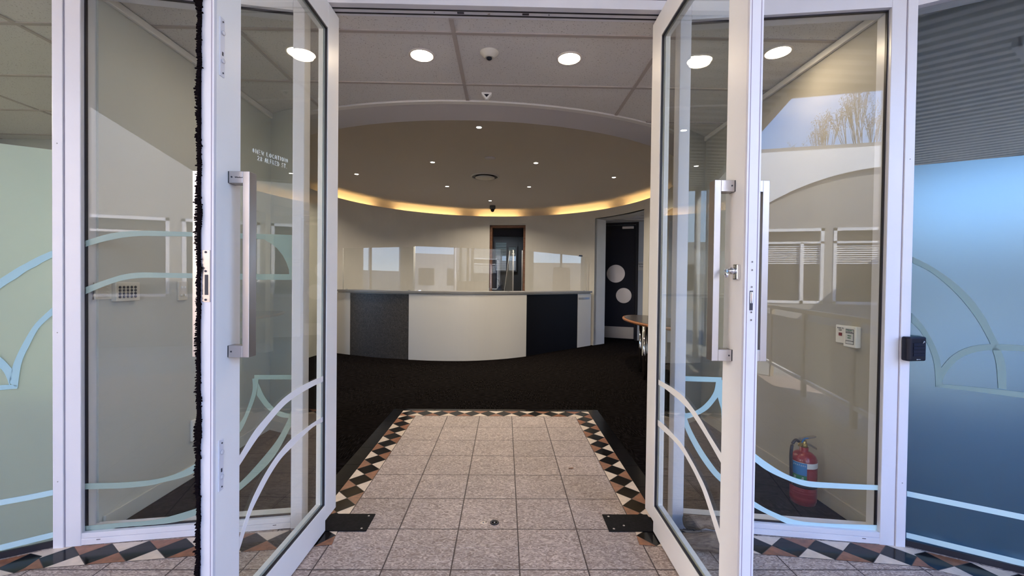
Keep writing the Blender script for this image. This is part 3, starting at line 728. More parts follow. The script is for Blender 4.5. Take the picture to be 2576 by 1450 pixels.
# ------------------------------------------------------------------ swing door leaves
def leaf(heel, toe, sgn, name):
    """sgn: +1 when the face seen from the opening looks towards +x"""
    u = unit(heel, toe); n = Vector((-sgn, 0)); n = (n - n.dot(u) * u).normalized()   # into the thickness, away from the opening
    F = (heel, u, n); Lg = (Vector(toe) - Vector(heel)).length
    z0, z1, th, st = .012, 2.665, .045, .128
    r = empty(name, (heel[0], heel[1], 0), kind='structure')
    mb = MB(); mb.m(M_frame_lit)
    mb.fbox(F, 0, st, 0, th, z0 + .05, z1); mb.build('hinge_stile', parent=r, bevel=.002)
    mb = MB(); mb.m(M_frame_lit)
    mb.fbox(F, Lg - st, Lg - .012, 0, th, z0, z1); mb.m(M_frame).fbox(F, Lg - .0115, Lg, 0, th, z0, z1)  # edge strip takes the darker coat to tone down its glare
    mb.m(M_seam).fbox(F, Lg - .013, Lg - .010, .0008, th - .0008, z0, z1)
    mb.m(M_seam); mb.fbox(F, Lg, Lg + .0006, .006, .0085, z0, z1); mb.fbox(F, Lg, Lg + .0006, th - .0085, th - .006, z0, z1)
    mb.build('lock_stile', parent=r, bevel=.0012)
    mb = MB(); mb.m(M_frame_lit)
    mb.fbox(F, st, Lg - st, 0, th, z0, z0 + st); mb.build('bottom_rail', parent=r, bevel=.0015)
    mb = MB(); mb.m(M_frame_lit).fbox(F, st, Lg - st, 0, th, z1 - st, z1); mb.build('top_rail', parent=r, bevel=.0015)
    g0, g1 = z0 + st, z1 - st
    mb = MB(); mb.m(M_gasket)
    e = .006
    for d0, d1 in ((.004, .014),):
        mb.fbox(F, st, st + e, d0, d1, g0, g1); mb.fbox(F, Lg - st - e, Lg - st, d0, d1, g0, g1)
        mb.fbox(F, st + e, Lg - st - e, d0, d1, g0, g0 + e); mb.fbox(F, st + e, Lg - st - e, d0, d1, g1 - e, g1)
    mb.build('gasket', parent=r)
    mb = MB(); mb.m(M_frame_lit)
    e = .010
    mb.fbox(F, st, st + e, .021, th - .001, g0, g1); mb.fbox(F, Lg - st - e, Lg - st, .021, th - .001, g0, g1)
    mb.fbox(F, st + e, Lg - st - e, .021, th - .001, g0, g0 + e); mb.fbox(F, st + e, Lg - st - e, .021, th - .001, g1 - e, g1)
    mb.build('glazing_bead', parent=r)
    mb = MB(); mb.m(M_glassl).fbox(F, st + .003, Lg - st - .003, .0145, .0205, g0 + .003, g1 - .003); mb.build('glass_pane', parent=r)
    # pull handles, both faces: square bar on two arms
    for side, nm in ((-1, 'pull_handle'), (1, 'pull_handle')):
        mb = MB(); mb.m(M_steel)
        base = 0 if side < 0 else th
        f = lambda t: base + side * t
        c = Lg - .088
        mb.fbox(F, c - .016, c + .023, *sorted((f(.048), f(.070))), 1.023, 1.631)
        for zz in (1.023, 1.631 - .0385): mb.fbox(F, c - .016, c + .023, *sorted((f(.0025), f(.048))), zz, zz + .0385)
        mb.m(M_dark)
        for zz in (1.023, 1.631 - .0385): mb.fbox(F, c - .016, c + .0235, *sorted((f(0), f(.0025))), zz, zz + .0385)
        hO = mb.build(nm, parent=r, bevel=.0015)
        if side < 0:
            mb = MB(); mb.m(M_ink)
            for zz in (1.042, 1.612): mb.lathe([(.0028, -.0006), (.0028, .0006)], (F[0][0] + u.x * (c + .0234) + n.x * (-.012), F[0][1] + u.y * (c + .0234) + n.y * (-.012), zz), 12, 'Y')
            mb.build('grub_screw', parent=hO)
            if sgn > 0: q_ = (F[0][0] + u.x * (c + .0236) - n.x * .022, F[0][1] + u.y * (c + .0236) - n.y * .022, 1.611); text_mesh('Windsor', .0075, M_ink, 'lettering', hO, q_, (1, 0, 0), depth=.0003)
    return r, F, Lg, th
HL, TLo = (-.892, 2.25), (-.906, 1.320)
HR, TRo = (.776, 2.25), (.768, 1.330)
d1, F1, L1, th1 = leaf(HL, TLo, 1, 'door_1')
d2, F2, L2, th2 = leaf(HR, TRo, -1, 'door_2')
def fp(F, a, d, z): return Vector((F[0][0] + F[1].x * a + F[2].x * d, F[0][1] + F[1].y * a + F[2].y * d, z))
# plane helper for the faces of the leaves
def leaf_plane(F, L, d): p, q = fp(F, 0, d, 0), fp(F, L, d, 0); return (p.x, p.y), (q.x, q.y)
def leaf_ribbon(parent, F, L, top, bot, tr):
    a, q = leaf_plane(F, L, .0138)
    def hit(pt):
        u, v = tr(pt); nrm = Vector((-(q[1] - a[1]), q[0] - a[0])); d = ray(u, v); t = nrm.dot(Vector(a)) / nrm.dot(Vector((d.x, d.y))); return Vector((d.x * t, d.y * t, CAMH + d.z * t))
    ext = lambda Q: Q + [Q[-1] + (Q[-1] - Q[-2]).normalized() * .022]
    T = catmull(ext([hit(p) for p in top]), 8); B = catmull(ext([hit(p) for p in bot]), 8)
    mb = MB(); mb.m(M_vinyl); off = Vector((F[2].x, F[2].y, 0)) * -.001
    if len(T) != len(B): raise ValueError('ribbon')
    for i in range(len(T) - 1): mb.prism([T[i], T[i + 1], B[i + 1], B[i]], off)
    bmesh.ops.remove_doubles(mb.bm, verts=mb.bm.verts, dist=.00005)
    mb.build('decal', parent=parent)
leaf_ribbon(d1, F1, L1, [(655, 74), (560, 115), (480, 155), (400, 205), (320, 270), (220, 380), (120, 500), (22, 660)], [(655, 117), (580, 150), (490, 200), (420, 245), (340, 310), (240, 425), (130, 570), (22, 735)], TE)
leaf_ribbon(d1, F1, L1, [(655, 380), (560, 440), (480, 500), (400, 560), (320, 650), (240, 760), (160, 900), (90, 1050), (22, 1255)], [(655, 420), (570, 465), (480, 545), (400, 625), (320, 710), (240, 830), (160, 980), (90, 1130), (22, 1350)], TE)
leaf_ribbon(d2, F2, L2, [(20, 91), (90, 130), (165, 175), (240, 235), (300, 310), (370, 410), (440, 530), (528, 670)], [(20, 131), (90, 170), (165, 228), (230, 285), (290, 350), (360, 455), (430, 570), (526, 740)], TF)
leaf_ribbon(d2, F2, L2, [(17, 393), (80, 440), (165, 525), (230, 600), (290, 700), (350, 810), (420, 960), (514, 1240)], [(17, 430), (80, 490), (160, 565), (220, 635), (280, 735), (340, 850), (400, 990), (508, 1335)], TF)
# ragged brush seal on the meeting edge of the left leaf
mb = MB(); mb.m(M_brush)
z = .016
mb.fbox(F1, L1 + .0005, L1 + .007, th1 - .006, th1 + .001, .014, 2.66)
ph = [random.uniform(0, 6.28) for _ in range(6)]
while z < 2.655:
    wob = .0022 * math.sin(z * 17 + ph[0]) + .0016 * math.sin(z * 41 + ph[1]) + .0012 * math.sin(z * 97 + ph[2])
    lump = .006 * max(0, math.sin(z * 9.3 + ph[3])) ** 14
    inn, outw = th1 - .0065 - lump + wob * .7 - random.uniform(0, .0022), th1 + .0035 + wob + lump * .6 + random.uniform(0, .0032)
    if random.random() < .07: outw += random.uniform(.002, .006)
    if random.random() < .05: inn -= random.uniform(.002, .005)
    h = random.uniform(.0025, .0065); a_ = L1 + random.uniform(.0015, .004)
    t0, t1 = random.uniform(-.003, .004), random.uniform(-.002, .003)
    mb.prism([fp(F1, a_, inn, z + t1), fp(F1, a_, outw, z + t0), fp(F1, a_, outw - .001, z + t0 + h * .7), fp(F1, a_, inn + .001, z + t1 + h)], Vector((F1[1].x, F1[1].y, 0)) * random.uniform(.003, .006))
    z += random.uniform(.0016, .0032)
mb.build('brush_seal', parent=d1)
# strike plate on the left leaf edge, lock case on the right leaf edge
def edge_disc(mb, F, L, d, z, r, m=M_steel, proud=.0012):
    mb.m(m); c = fp(F, L + proud, d, z); mb.lathe([(r, -.0005), (r * .9, .0004)], c, 14, 'Y')
mb = MB(); mb.m(M_steel).fbox(F1, L1, L1 + .0016, .010, .034, 1.207, 1.368)
mb.m(M_ink).fbox(F1, L1, L1 + .0020, .015, .026, 1.229, 1.292); mb.build('strike_plate', parent=d1, label='steel strike plate with a dark slot')
mb = MB()
for zz in (1.214, 1.303, 1.362): mb = MB(); edge_disc(mb, F1, L1, .023, zz, .0035, M_ink, .0022); mb.build('screw', parent=d1)
mb = MB(); mb.m(M_frame).fbox(F2, L2, L2 + .0018, .008, .034, 1.160, 1.382); mb.m(M_ink).fbox(F2, L2, L2 + .0024, .015, .026, 1.199, 1.262)
mb.m(M_chrome).fbox(F2, L2, L2 + .004, .0165, .0195, 1.222, 1.258); mb.fbox(F2, L2, L2 + .004, .0215, .0245, 1.222, 1.258); mb.m(M_redbtn).fbox(F2, L2, L2 + .0032, .0195, .0215, 1.228, 1.25)
mb.build('lock_faceplate', parent=d2, label='lock faceplate with a dark bolt slot')
mb = MB()
for zz in (1.168, 1.193, 1.274, 1.328, 1.354): mb = MB(); edge_disc(mb, F2, L2, .021, zz, .0038, M_steel, .0026); edge_disc(mb, F2, L2, .021, zz, .0018, M_ink, .0034); mb.build('screw', parent=d2)
# thumb turn
tt = MB(); tt.m(M_chrome).fbox(F2, L2 - .052, L2 - .026, -.012, 0, 1.297, 1.348)
TT = tt.build('thumb_turn', parent=d2, bevel=.003)
tt = MB(); tt.m(M_chrome); c = fp(F2, L2 - .040, -.012, 1.326)
tt.lathe([(.011, .0), (.011, -.012), (.006, -.014), (.006, -.024)], c, 16, 'X'); tt.tube([c + Vector((-.022, 0, .004)), c + Vector((-.030, -.006, -.002)), c + Vector((-.034, -.012, -.012)), c + Vector((-.032, -.014, -.022))], [.007, .0075, .007, .004], 10)
tt.build('knob', parent=TT)
# flush bolts on the left leaf
for zc in (2.49 - .355, .60 - .135):
    zlo, zhi = (zc - .0, zc + .0)
def flush_bolt(z0_, z1_):
    c = L1 - .034
    mb = MB(); mb.m(M_frame).fbox(F1, c - .010, c + .012, -.0035, .0005, z0_, z1_); o = mb.build('flush_bolt', parent=d1, bevel=.0015)
    for zz in (z0_ + .012, z1_ - .012): mb = MB(); mb.m(M_ink); mb.lathe([(.0026, 0), (.0026, .0012)], fp(F1, c, -.0046, zz), 10, 'X'); mb.build('screw', parent=o)
    mb = MB(); mb.m(M_ink)
    zm = z0_ + (z1_ - z0_) * .36
    mb.fbox(F1, c - .003, c + .003, -.0040, -.0034, zm, zm + .012); mb.build('slot', parent=o)
    for zz in (z0_ + (z1_ - z0_) * .27, z0_ + (z1_ - z0_) * .75): mb = MB(); mb.m(M_frame); mb.lathe([(.007, .0), (.0075, .0015), (.0045, .002)], fp(F1, c, -.0055, zz), 14, 'X'); mb.build('finger_recess', parent=o)
flush_bolt(2.005 - .085, 2.005 + .085 + .015)
flush_bolt(.60 - .0, .60 + .165)

# lettering by hand on the left leaf glass, in strokes
STRK = {'N': [[(0, 0), (0, 1), (.7, 0), (.7, 1)]], 'E': [[(.65, 1), (0, 1), (0, 0), (.7, 0)], [(0, .5), (.5, .5)]], 'W': [[(0, 1), (.15, 0), (.4, .6), (.6, 0), (.75, 1)]],
 'L': [[(0, 1), (0, 0), (.6, 0)]], 'O': [[(.3, 1), (.02, .7), (.05, .2), (.35, 0), (.62, .25), (.6, .8), (.3, 1)]], 'C': [[(.6, .9), (.25, .95), (0, .5), (.2, .05), (.6, .08)]],
 'A': [[(0, 0), (.1, .85), (.35, 1), (.6, .8), (.62, 0)], [(.05, .45), (.6, .45)]], 'T': [[(0, 1), (.7, 1)], [(.35, 1), (.35, 0)]], 'I': [[(.15, 1), (.15, 0)]],
 '2': [[(0, .8), (.25, 1), (.55, .8), (.05, .05), (.65, .05)]], '8': [[(.3, .5), (.05, .75), (.3, 1), (.55, .75), (.3, .5), (.02, .22), (.3, 0), (.58, .22), (.3, .5)]],
 'F': [[(.6, 1), (0, 1), (0, 0)], [(0, .5), (.45, .5)]], 'R': [[(0, 0), (0, 1), (.5, .9), (.5, .6), (0, .5), (.6, 0)]], 'D': [[(0, 0), (0, 1), (.45, .85), (.62, .45), (.4, .08), (0, 0)]],
 'S': [[(.6, .95), (.15, 1), (.05, .65), (.5, .45), (.5, .08), (0, .05)]], '.': [[(.1, 0), (.14, .06)]], '*': [[(.3, 0), (.3, 1)], [(0, .75), (.6, .25)], [(0, .25), (.6, .75)]]}
def hand_text(lines, F, name, parent):
    mb = MB(); mb.m(M_decor)
    for s_, a0, z0_, hh, adv, slope in lines:
        x = 0
        for ch in s_:
            if ch == ' ': x += adv * .8; continue
            for st_ in STRK[ch]:
                pts = [fp(F, a0 - (x + p[0] * hh * 1.05), .0128, z0_ + p[1] * hh + slope * x) for p in st_]   # reads from toe to heel
                pts = [Vector(p) for p in pts]
                mb.tube(pts, .0011, 6)
            x += adv * (1 if ch not in 'I.' else .62)
    return mb.build(name, parent=parent)
# positions read on the leaf face
def leaf_at(u, v, F, L):
    a, q = leaf_plane(F, L, .0138); nrm = Vector((-(q[1] - a[1]), q[0] - a[0])); d = ray(u, v); t = nrm.dot(Vector(a)) / nrm.dot(Vector((d.x, d.y)))
    P = Vector((d.x * t, d.y * t)); return (P - Vector(F[0])).dot(F[1]), CAMH + d.z * t
a0, z0_ = leaf_at(635, 383, F1, L1); a1, z1_ = leaf_at(719, 408, F1, L1)
nn_ = 12.2; adv = (a0 - a1) / nn_
b0, y0_ = leaf_at(647.5, 403, F1, L1); b1, y1_ = leaf_at(715, 422, F1, L1)
hand_text([('*NEW LOCATION*', a0, z0_, .0150, adv, (z1_ - z0_) / (a0 - a1)), ('28 ALFRED ST.', b0, y0_, .0160, (b0 - b1) / 10.8, (y1_ - y0_) / (b0 - b1))], F1, 'handwritten_sign', d1)

# floor pivot covers
def pivot(xs, lab):
    x0, x1 = xs; mb = MB(); mb.m(M_matt); mb.box(x0, x1, 2.126, 2.284, .004, .0085)
    o = mb.build('pivot_cover', bevel=.0015, label=lab, cat='cover plate')
    o.data.transform(Matrix.Translation((-(x0 + x1) / 2, -2.205, -.004))); o.location = ((x0 + x1) / 2, 2.205, .004)
    s = -1 if x0 < -.3 else 1
    for q in ((x1 - .03, 2.262), (x1 - .03, 2.147)) if s < 0 else ((x0 + .03, 2.262), (x0 + .03, 2.147), (x0 + .09, 2.176)): mb = MB(); mb.m(M_steel); mb.lathe([(.006, .0085), (.005, .0098)], (q[0], q[1], 0), 12); mb.build('screw', parent=o)
pivot((-.93, -.69), 'black floor pivot cover plate beside the foot of the left door leaf')
pivot((.55, .80), 'black floor pivot cover plate beside the foot of the right door leaf')
# floor bolt socket and broken anchor patch
mb = MB(); mb.m(M_gasket).lathe([(.0001, .0045), (.012, .0045), (.014, .0075), (.022, .0085), (.0235, .0045)], (-.040, 2.207, 0), 28); mb.m(M_steel).lathe([(.0001, .0058), (.007, .0052)], (-.040, 2.209, 0), 14)
mb.build('floor_bolt_socket', label='round black door bolt socket sunk in the floor tile', cat='door bolt socket')
mb = MB(); mb.m(M_cream); pts = [(random.uniform(.8, 1.05) * .021 * math.cos(k / 12 * 2 * pi) - .097, 2.207 + random.uniform(.75, 1.05) * .016 * math.sin(k / 12 * 2 * pi), .0042) for k in range(12)]
mb.prism(pts, (0, 0, .0012)); mb.m(M_chrome).lathe([(.0055, .0052), (.004, .0085)], (-.099, 2.204, 0), 7); mb.m(M_dark).lathe([(.004, .0054), (.004, .0062)], (-.085, 2.211, 0), 7)
mb.build('broken_floor_anchor', label='chipped pale anchor patch with a cut metal stud beside the black bolt socket', cat='floor anchor')
# fallen leaf
lp = fl(1437, 1179, .006)
mb = MB(); mb.m(M_brown); mb.prism([(lp.x - .022, lp.y, .0062), (lp.x - .006, lp.y - .009, .0075), (lp.x + .016, lp.y - .002, .0065), (lp.x + .012, lp.y + .010, .009), (lp.x - .004, lp.y + .006, .007)], (0, 0, .001))
mb.build('fallen_leaf', label='small dry brown leaf lying on the beige tiles', cat='leaf')

# ------------------------------------------------------------------ entry ceiling fittings
def area(name, loc, size, power, color, rot=(0, 0, 0), parent=None, spread=None):
    l = bpy.data.lights.new(name, 'AREA'); l.shape = 'DISK'; l.size = size; l.energy = power; l.color = color
    if spread: l.spread = spread
    o = bpy.data.objects.new(name, l); col.objects.link(o); o.location = loc; o.rotation_euler = rot; o.parent = parent
    return o
def downlight(x, y, z, r, glow, power, color, name, label, group, part=True):
    o = empty(name, (x, y, z), label, 'ceiling light', group)
    mb = MB(); mb.m(M_ring).lathe([(r + .012, 0), (r + .012, -.004), (r + .002, -.007), (r, -.004), (r, .0)], (x, y, z), 36, cap=False); mb.build('trim_ring', parent=o)
    mb = MB(); mb.m(glow).lathe([(.0001, -.016), (r * .5, -.0145), (r * .85, -.010), (r, -.0042)], (x, y, z), 36, cap=False); mb.build('diffuser', parent=o)
    area('lamp', (0, 0, -.022), r * 1.7, power, color, parent=o)
    return o
lampx = [(-.533, 'on the left, over the tiled mat'), (.387, 'on the right, over the tiled mat'), (-1.291, 'seen through the left door leaf'), (1.164, 'seen through the right door leaf'), (1.63, 'seen through the right fixed pane')]
for x, where in lampx:
    downlight(x, 2.64 if abs(x) < 1.5 else 2.52, ZC, .067, M_lampglow, 1.2, (1, .74, .48), 'downlight', 'round warm recessed downlight in the entry ceiling, ' + where, 'downlights in the entry ceiling')
mb = MB(); mb.m(M_plastic).lathe([(.058, 0), (.058, -.004), (.040, -.022), (.027, -.034)], (-.112, 2.594, ZC), 32); o = mb.build('motion_sensor', label='round white cone-shaped motion sensor between the two middle entry downlights', cat='sensor')
mb = MB(); mb.m(M_dark).lathe([(.018, -.034), (.017, -.040), (.010, -.046), (.0001, -.048)], (-.112, 2.594, ZC), 24); mb.build('lens', parent=o)
mb = MB(); mb.m(M_plasticw); cx, cy = -.152, 3.134
mb.prism([(cx - .037, cy, ZC), (cx + .037, cy, ZC), (cx + .037, cy, ZC - .012), (cx + .006, cy, ZC - .050), (cx - .006, cy, ZC - .050), (cx - .037, cy, ZC - .012)], (0, .035, 0))
o = mb.build('intruder_detector', bevel=.002, label='small white triangular detector on the ceiling edge before the curved trim', cat='sensor')
mb = MB(); mb.m(M_dark); mb.prism([(cx - .019, cy - .0005, ZC - .015), (cx + .019, cy - .0005, ZC - .015), (cx, cy - .0005, ZC - .036)], (0, -.002, 0)); mb.build('lens', parent=o)
# grout-level wall fittings of the entry ---- left wall
def wall_box(x, y0, y1, z0, z1, d, m, s):   # on wall x, projecting towards s
    mb = MB(); mb.m(m).box(*sorted((x, x + s * d)), y0, y1, z0, z1); return mb
o = wall_box(CLx, 2.164, 2.304, 1.158, 1.257, .026, M_plastic, 1).build('alarm_keypad', bevel=.003, label='cream alarm keypad with rows of dark oval buttons on the left entry wall', cat='alarm keypad')
for i in range(4):
    for j in range(5):
        mb = MB(); mb.m(M_ink); c = (CLx + .0262, 2.185 + j * .0225, 1.181 + i * .0165); mb.lathe([(.0072, 0), (.0072, .0022), (.005, .0032)], (c[0], c[1], c[2]), 14, 'X')
        k = mb.build('button', parent=o)
mb = MB(); mb.m(M_plastic).box(CLx + .002, CLx + .006, 2.070, 2.162, 1.172, 1.254); mb.box(CLx + .002, CLx + .014, 2.070, 2.082, 1.172, 1.254)
lid = mb.build('flip_cover', parent=o, label='open flap printed with a list')
mb = MB(); mb.m(M_ink)
for i in range(11): mb.box(CLx + .006, CLx + .0064, 2.088, 2.150 - .008 * (i % 3), 1.180 + i * .0062, 1.1808 + i * .0062)
mb.build('printed_list', parent=lid)
o = wall_box(CLx, 2.593, 2.665, 1.145, 1.262, .012, M_plastic, 1).build('light_switch', bevel=.003, label='cream four-button light switch plate on the left entry wall', cat='light switch')
for i in range(2):
    for j in range(2): wall_box(CLx + .012, 2.610 + j * .024, 2.622 + j * .024, 1.172 + i * .048, 1.184 + i * .048, .005, M_plasticw, 1).build('rocker', parent=o, bevel=.001)
o = wall_box(CLx, 2.702, 2.785, .235, .372, .014, M_plasticw, 1).build('power_outlet', bevel=.003, label='white double power outlet low on the left entry wall', cat='power outlet')
for i in range(2):
    wall_box(CLx + .014, 2.712, 2.724, .262 + i * .06, .276 + i * .06, .004, M_plasticw, 1).build('switch', parent=o, bevel=.001)
    mb = MB(); mb.m(M_ink)
    for q in ((.0, .012), (.016, .012), (.008, -.004)): mb.box(CLx + .014, CLx + .0146, 2.748 + q[0], 2.751 + q[0], .262 + i * .06 + q[1], .272 + i * .06 + q[1])
    mb.build('socket', parent=o)
# right wall
o = wall_box(CRx, 2.287, 2.355, .962, 1.062, .012, M_plasticw, -1).build('exit_button', bevel=.003, label='cream push to exit plate with a small dark red button on the right entry wall', cat='exit button')
wall_box(CRx - .012, 2.308, 2.328, 1.003, 1.020, .005, M_redbtn, -1).build('button', parent=o, bevel=.001)
text_mesh('PUSH TO', .011, M_ink, 'lettering', o, (CRx - .0128, 2.342, 1.045), (0, -1, 0)); text_mesh('EXIT', .011, M_ink, 'lettering', o, (CRx - .0128, 2.332, 1.034), (0, -1, 0))
o = wall_box(CRx, 2.196, 2.278, .950, 1.064, .030, M_plasticw, -1).build('emergency_door_release', bevel=.004, label='white and green emergency door release call point beside the exit button', cat='call point')
wall_box(CRx - .030, 2.208, 2.262, .966, 1.048, .001, M_ink, -1).build('border', parent=o)
fp_ = wall_box(CRx - .031, 2.211, 2.259, 1.029, 1.045, .0008, M_lwhite, -1).build('label_plate', parent=o)
wall_box(CRx - .031, 2.211, 2.259, .986, 1.025, .003, M_lwhite, -1).build('press_panel', parent=o)
wall_box(CRx - .031, 2.211, 2.259, .969, .982, .0008, M_lwhite, -1).build('label_plate', parent=o)
text_mesh('EMERGENCY', .0075, M_lgreen, 'lettering', o, (CRx - .0325, 2.257, 1.041), (0, -1, 0)); text_mesh('DOOR RELEASE', .0062, M_ink, 'lettering', o, (CRx - .0325, 2.257, 1.033), (0, -1, 0))
for i, s_ in enumerate(('PRESS', 'HERE')): text_mesh(s_, .010, M_lgreen, 'lettering', o, (CRx - .0347, 2.245, 1.012 - .012 * i), (0, -1, 0))

# ------------------------------------------------------------------ fire extinguisher
ex, ey = 1.752, 2.425
fe = o = empty('fire_extinguisher', (ex, ey, 0), 'red fire extinguisher standing on the carpet by the right entry wall', 'fire extinguisher')
mb = MB(); mb.m(M_red).lathe([(.066, .001), (.070, .004), (.070, .018), (.076, .022), (.0765, .05), (.075, .054), (.0765, .058), (.0765, .285), (.074, .300), (.066, .318), (.050, .334), (.034, .341), (.025, .345), (.025, .372)], (ex, ey, 0), 40)
body = mb.build('cylinder', parent=o)
def wrap(z0_, z1_, a0, a1, m, name, par, r=.0772):
    mb = MB(); mb.m(m); n = max(3, int((a1 - a0) / 5))
    for i in range(n):
        p, q = math.radians(a0 + (a1 - a0) * i / n), math.radians(a0 + (a1 - a0) * (i + 1) / n)
        f = lambda t, z: (ex + r * math.cos(t), ey + r * math.sin(t), z)
        mb.face([f(p, z0_), f(q, z0_), f(q, z1_), f(p, z1_)], True)
    return mb.build(name, parent=par)
band = wrap(.252, .287, 175, 345, M_lwhite, 'label_band', body, .0771)
wrap(.205, .285, 178, 248, M_lblue, 'blue_label', body, .0776)
wrap(.160, .204, 178, 248, M_lgreen, 'green_label', body, .0774)
for (z0_, z1_, a0, a1) in ((.163, .200, 181, 212), (.163, .200, 215, 245)):
    for k in range(3): wrap(z0_ + .008 + k * .009, z0_ + .012 + k * .009, a0 + 9 + k * 2, a1 - 9, M_lwhite, 'pictogram', body, .0779)
for k in range(16): wrap(.236 - k * .0088, .2378 - k * .0088, 256, 318 - (k * 7) % 22, M_lpink, 'small_print', body, .0774)
for k in range(5): wrap(.130 - k * .0075, .1316 - k * .0075, 186 + (k % 2) * 6, 240 - (k * 9) % 16, M_lpink, 'small_print', body, .0774)
for (z0_, z1_, a0, a1) in ((.085, .0862, 182, 320), (.150, .1512, 182, 320)): wrap(z0_, z1_, a0, a1, M_lpink, 'small_print', body, .0774)
for i, s_ in enumerate(('SYSTEMS', '')):
    if s_:
        for j, ch in enumerate(s_):
            t = math.radians(192 + j * 8.2); text_mesh(ch, .013, M_lwhite, 'lettering', body, (ex + .0783 * math.cos(t), ey + .0783 * math.sin(t), .268), (-math.sin(t), math.cos(t), 0), align='CENTER')
mb = MB(); mb.m(M_dark).lathe([(.0785, .120), (.0795, .122), (.0795, .140), (.0785, .142)], (ex, ey, 0), 40, cap=False); mb.build('strap', parent=o)
mb = MB(); mb.m(M_brass).lathe([(.018, .370), (.020, .376), (.020, .392), (.014, .396), (.014, .412)], (ex, ey, 0), 20); mb.box(ex - .035, ex + .012, ey - .009, ey + .009, .392, .416); mb.build('valve', parent=o, bevel=.002)
mb = MB(); mb.m(M_steel)
mb.prism([(ex - .03, ey - .011, .416), (ex + .072, ey - .011, .436), (ex + .076, ey - .011, .446), (ex - .03, ey - .011, .430)], (0, .022, 0)); mb.build('squeeze_lever', parent=o, bevel=.0015)
mb = MB(); mb.m(M_steel); mb.prism([(ex - .005, ey - .011, .404), (ex + .04, ey - .011, .392), (ex + .082, ey - .011, .366), (ex + .080, ey - .011, .354), (ex + .036, ey - .011, .379), (ex - .005, ey - .011, .390)], (0, .022, 0)); mb.build('carry_handle', parent=o, bevel=.0015)
mb = MB(); mb.m(M_lblue); mb.tube([(ex - .024, ey - .012, .405), (ex - .006, ey - .013, .432), (ex + .018, ey - .012, .434)], .004, 8); mb.build('tamper_seal', parent=o, label='blue tamper seal')
mb = MB(); mb.m(M_brass); mb.lathe([(.012, -.004), (.014, 0), (.012, .004)], (ex - .040, ey - .016, .392), 20, 'Y'); mb.build('gauge', parent=o)
mb = MB(); mb.m(M_gasket); mb.tube(catmull([(ex - .034, ey, .408), (ex - .060, ey - .004, .418), (ex - .085, ey - .010, .395), (ex - .096, ey - .014, .34), (ex - .094, ey - .012, .26), (ex - .088, ey - .008, .18), (ex - .086, ey - .006, .13)], 6), .0095, 12); mb.build('hose', parent=o)

fe.scale = (.885, .885, .885); fe.location = (1.778, 2.435, 0)

# ------------------------------------------------------------------ wood lying against the right fixed panel
F = FR_
mb = MB(); mb.m(M_log)
def knob_log(p0, p1, r, seedv, bend=.01):
    rnd = random.Random(seedv); pts = []; rr = []
    for i in range(9):
        t = i / 8; q = Vector(p0).lerp(Vector(p1), t); q.z += bend * math.sin(t * pi) + rnd.uniform(-.002, .002); q.y += rnd.uniform(-.003, .003); pts.append(q); rr.append(r * rnd.uniform(.88, 1.1))
    return pts, rr
p, r_ = knob_log((.885, 1.985, .043), (1.12, 1.952, .041), .041, 3); mb.tube(p, r_, 14); mb.build('driftwood', label='dark weathered log lying on the floor behind the right door leaf', cat='log')
mb = MB(); mb.m(M_log); p, r_ = knob_log((.905, 2.045, .105), (1.15, 2.000, .108), .030, 5, .006); mb.tube(p, r_, 12)
o = mb.build('driftwood', label='shorter brown log resting on the dark log behind the right door leaf', cat='log')
mb = MB(); mb.m(M_logend); c = Vector((.9045, 2.045, .105)); mb.lathe([(.0001, -.001), (.027, -.001), (.028, .003)], c, 14, 'X'); mb.build('cut_end', parent=o)

# ------------------------------------------------------------------ access keypad on the right outer post
kx = onp(2275, 871, OR_, BR)
F = (Vector((1.930, 1.990)), Vector((1, .0)), Vector((0, 1)))
o = empty('access_keypad', (1.965, 1.99, .98), 'black access keypad mounted on the right outer white post', 'access keypad')
mb = MB(); mb.m(M_dark)
xk0, xk1, zk0, zk1 = 1.926, 2.028, .925, 1.041
mb.prism([(xk0, 2.00, zk0), (xk1, 2.00, zk0), (xk1, 1.975, zk0), (xk0 + .012, 1.962, zk0), (xk0, 1.972, zk0)], (0, 0, zk1 - zk0)); mb.build('housing', parent=o, bevel=.007, segs=3)
mb = MB(); mb.m(M_navy)
for i in range(4):
    for j in range(3): mb.box(xk0 + .026 + j * .022, xk0 + .045 + j * .022, 1.9665 + j * .003 - .005, 1.9665 + j * .003, zk0 + .024 + i * .0165, zk0 + .038 + i * .0165)
mb.build('key_field', parent=o)
mb = MB(); mb.m(M_lwhite); mb.lathe([(.0001, 0), (.003, .0004), (.0001, .0008)], (xk0 + .045, 1.9625, zk0 + .009), 8, 'Y'); mb.tube([(xk0 + .048, 1.9628, zk0 + .009), (xk0 + .056, 1.9638, zk0 + .0095), (xk0 + .064, 1.9648, zk0 + .0088)], .0011, 5); mb.build('maker_mark', parent=o)
mb = MB(); mb.m(M_lwhite)
for q in range(3): mb.tube([(xk1 - .026 + q * .004, 1.9665, zk1 - .030 + q * .003), (xk1 - .020 + q * .002, 1.9668, zk1 - .018 - q * .002)], .0008, 5)
mb.build('symbol', parent=o)

